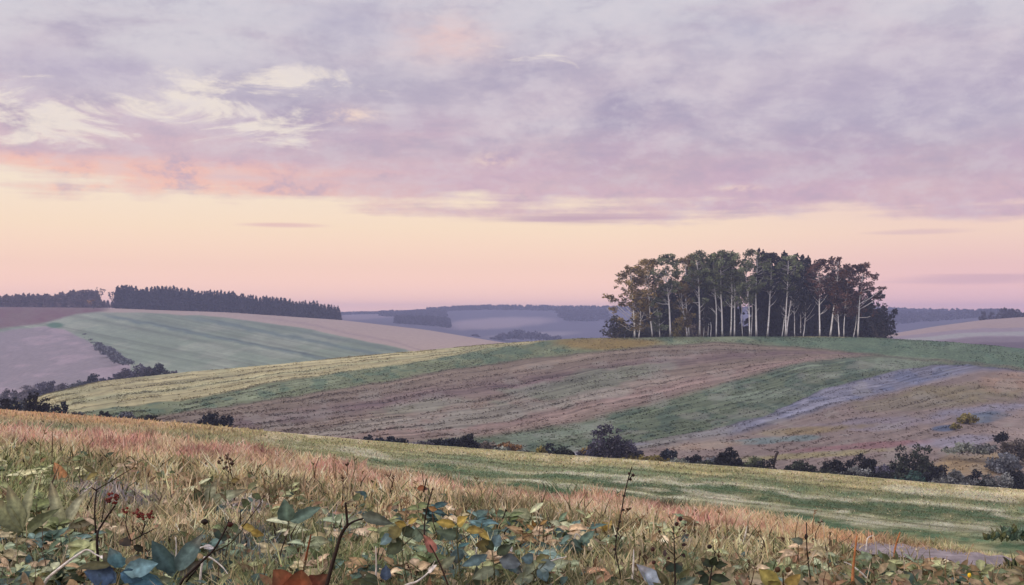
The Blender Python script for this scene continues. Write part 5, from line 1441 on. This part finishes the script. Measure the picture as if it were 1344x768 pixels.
    brk = mth('ADD', mth('ADD', gauss(70, 158, 150, 34), mth('MULTIPLY', gauss(250, 132, 95, 26), 0.95)), mth('ADD', mth('MULTIPLY', gauss(385, 158, 60, 28), 1.05), mth('ADD', mth('MULTIPLY', gauss(380, 95, 90, 20), 0.6), mth('MULTIPLY', gauss(710, 50, 80, 36), 0.45))))
    brk = smooth(mth('ADD', mth('MULTIPLY', brk, 0.46), mth('MULTIPLY', mth('SUBTRACT', n6, 0.5), 1.9)), 0.20, 0.50)
    gate = mth('ADD', mth('ADD', gauss(70, 155, 190, 55), gauss(270, 135, 160, 50)), mth('ADD', mth('ADD', gauss(390, 155, 90, 50), gauss(380, 90, 130, 40)), gauss(710, 50, 110, 50)))
    brk = mth('MULTIPLY', brk, smooth(gate, 0.2, 0.6))
    lil = mix(mth('MULTIPLY', brk, 0.85), lil, L(244, 231, 218))
    for (u, v, ru, rv, am) in ((458, 151, 34, 9, 0.9), (648, 210, 26, 9, 0.7), (970, 247, 26, 4, 0.8)):
        lil = mix(mth('MULTIPLY', mth('MULTIPLY', gauss(u, v, ru, rv), smooth(n7, 0.40, 0.58)), am), lil, L(250, 220, 198))
    lil = mix(mth('MULTIPLY', mth('MULTIPLY', gauss(580, 50, 70, 30), smooth(n2, 0.34, 0.62)), 0.8), lil, L(236, 200, 194))
    lil = mix(mth('MULTIPLY', gauss(460, 28, 70, 34), 0.6), lil, L(176, 168, 192))
    lil = mix(mth('MULTIPLY', gauss(985, 38, 42, 26), 0.5), lil, L(170, 164, 190))
    lil = mix(mth('MULTIPLY', gauss(1200, 130, 240, 60), 0.5), lil, L(170, 160, 188))
    # salmon underlight along the deck's left lower edge
    und = mth('MULTIPLY', mth('MULTIPLY', smooth(dv, -0.004, 0.008), smooth(dv, 0.045, 0.010)), smooth(A, -0.02, -0.3))
    lil = mix(mth('MULTIPLY', und, mth('MULTIPLY', smooth(n7, 0.30, 0.52), 1.0)), lil, L(246, 194, 178))
    lil = mix(mth('MULTIPLY', smooth(n7, 0.46, 0.64), 0.32), lil, L(222, 212, 218))
    lil = mix(mth('MULTIPLY', smooth(n7, 0.50, 0.34), 0.30), lil, L(168, 157, 182))
    sky = mix(mask, clear, lil)
    # thin streaks under the deck
    n5 = noise(5, 150, 21.0, 4, 0.5, 0.1)
    for (u, v, ru, rv, c) in ((370, 295, 75, 5, (236, 196, 190)), (760, 287, 150, 9, (194, 160, 182)), (1200, 304, 80, 6, (214, 178, 190)), (1270, 366, 130, 9, (204, 166, 184))):
        sky = mix(mth('MULTIPLY', smooth(mth('ADD', gauss(u, v, ru, rv), mth('MULTIPLY', mth('SUBTRACT', n5, 0.5), 1.3)), 0.3, 1.0), 0.85 if u < 1000 else 0.5), sky, L(*c))
    # unseen sky overhead, brightened to light the ground
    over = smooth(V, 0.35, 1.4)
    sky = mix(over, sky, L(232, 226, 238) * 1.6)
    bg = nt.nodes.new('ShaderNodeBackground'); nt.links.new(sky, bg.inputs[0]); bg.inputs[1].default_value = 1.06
    st = nt.nodes.new('ShaderNodeTexSky'); st.sky_type = 'NISHITA'; st.sun_disc = False; st.sun_elevation = SUN_EL; st.sun_rotation = SUN_AZ
    st.dust_density = 3.0; st.air_density = 1.2
    b2 = nt.nodes.new('ShaderNodeBackground'); nt.links.new(st.outputs[0], b2.inputs[0]); b2.inputs[1].default_value = 0.12
    ms = nt.nodes.new('ShaderNodeMixShader'); ms.inputs[0].default_value = 0.08
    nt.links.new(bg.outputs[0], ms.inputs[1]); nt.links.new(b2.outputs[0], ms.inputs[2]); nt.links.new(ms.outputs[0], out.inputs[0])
HORIZON_BOOST = (1.55, 1.3, 1.12, 1.04)
world()

sd = bpy.data.lights.new('evening_sun', 'SUN'); sd.energy = 1.5; sd.angle = math.radians(20); sd.color = (1.0, 0.86, 0.76)
so = bpy.data.objects.new('evening_sun', sd); COL.objects.link(so)
dirv = Vector((math.sin(SUN_AZ) * math.cos(SUN_EL), math.cos(SUN_AZ) * math.cos(SUN_EL), math.sin(SUN_EL)))
so.rotation_euler = dirv.to_track_quat('Z', 'Y').to_euler(); so.location = (-30, 10, 40)

# ------------------------------------------------------------------ camera
cd = bpy.data.cameras.new('camera'); cam = bpy.data.objects.new('camera', cd); COL.objects.link(cam)
cam.location = (0, 0, 0); cam.rotation_euler = (math.radians(90), 0, 0)
cd.sensor_width = 36.0; cd.lens = 36.0 * F / 1344.0
cd.shift_y = (HZ - 384.0) / 1344.0
cd.clip_start = 0.05; cd.clip_end = 8000
scene.camera = cam
scene.render.engine = 'CYCLES'
scene.cycles.use_denoising = True
try: scene.cycles.denoiser = 'OPENIMAGEDENOISE'
except Exception: pass
scene.cycles.max_bounces = 5; scene.cycles.diffuse_bounces = 3; scene.cycles.volume_bounces = 1; scene.cycles.transparent_max_bounces = 4
scene.view_settings.view_transform = 'Standard'; scene.view_settings.look = 'None'
scene.view_settings.exposure = 0.0; scene.view_settings.gamma = 1.0
scene.view_settings.use_curve_mapping = False
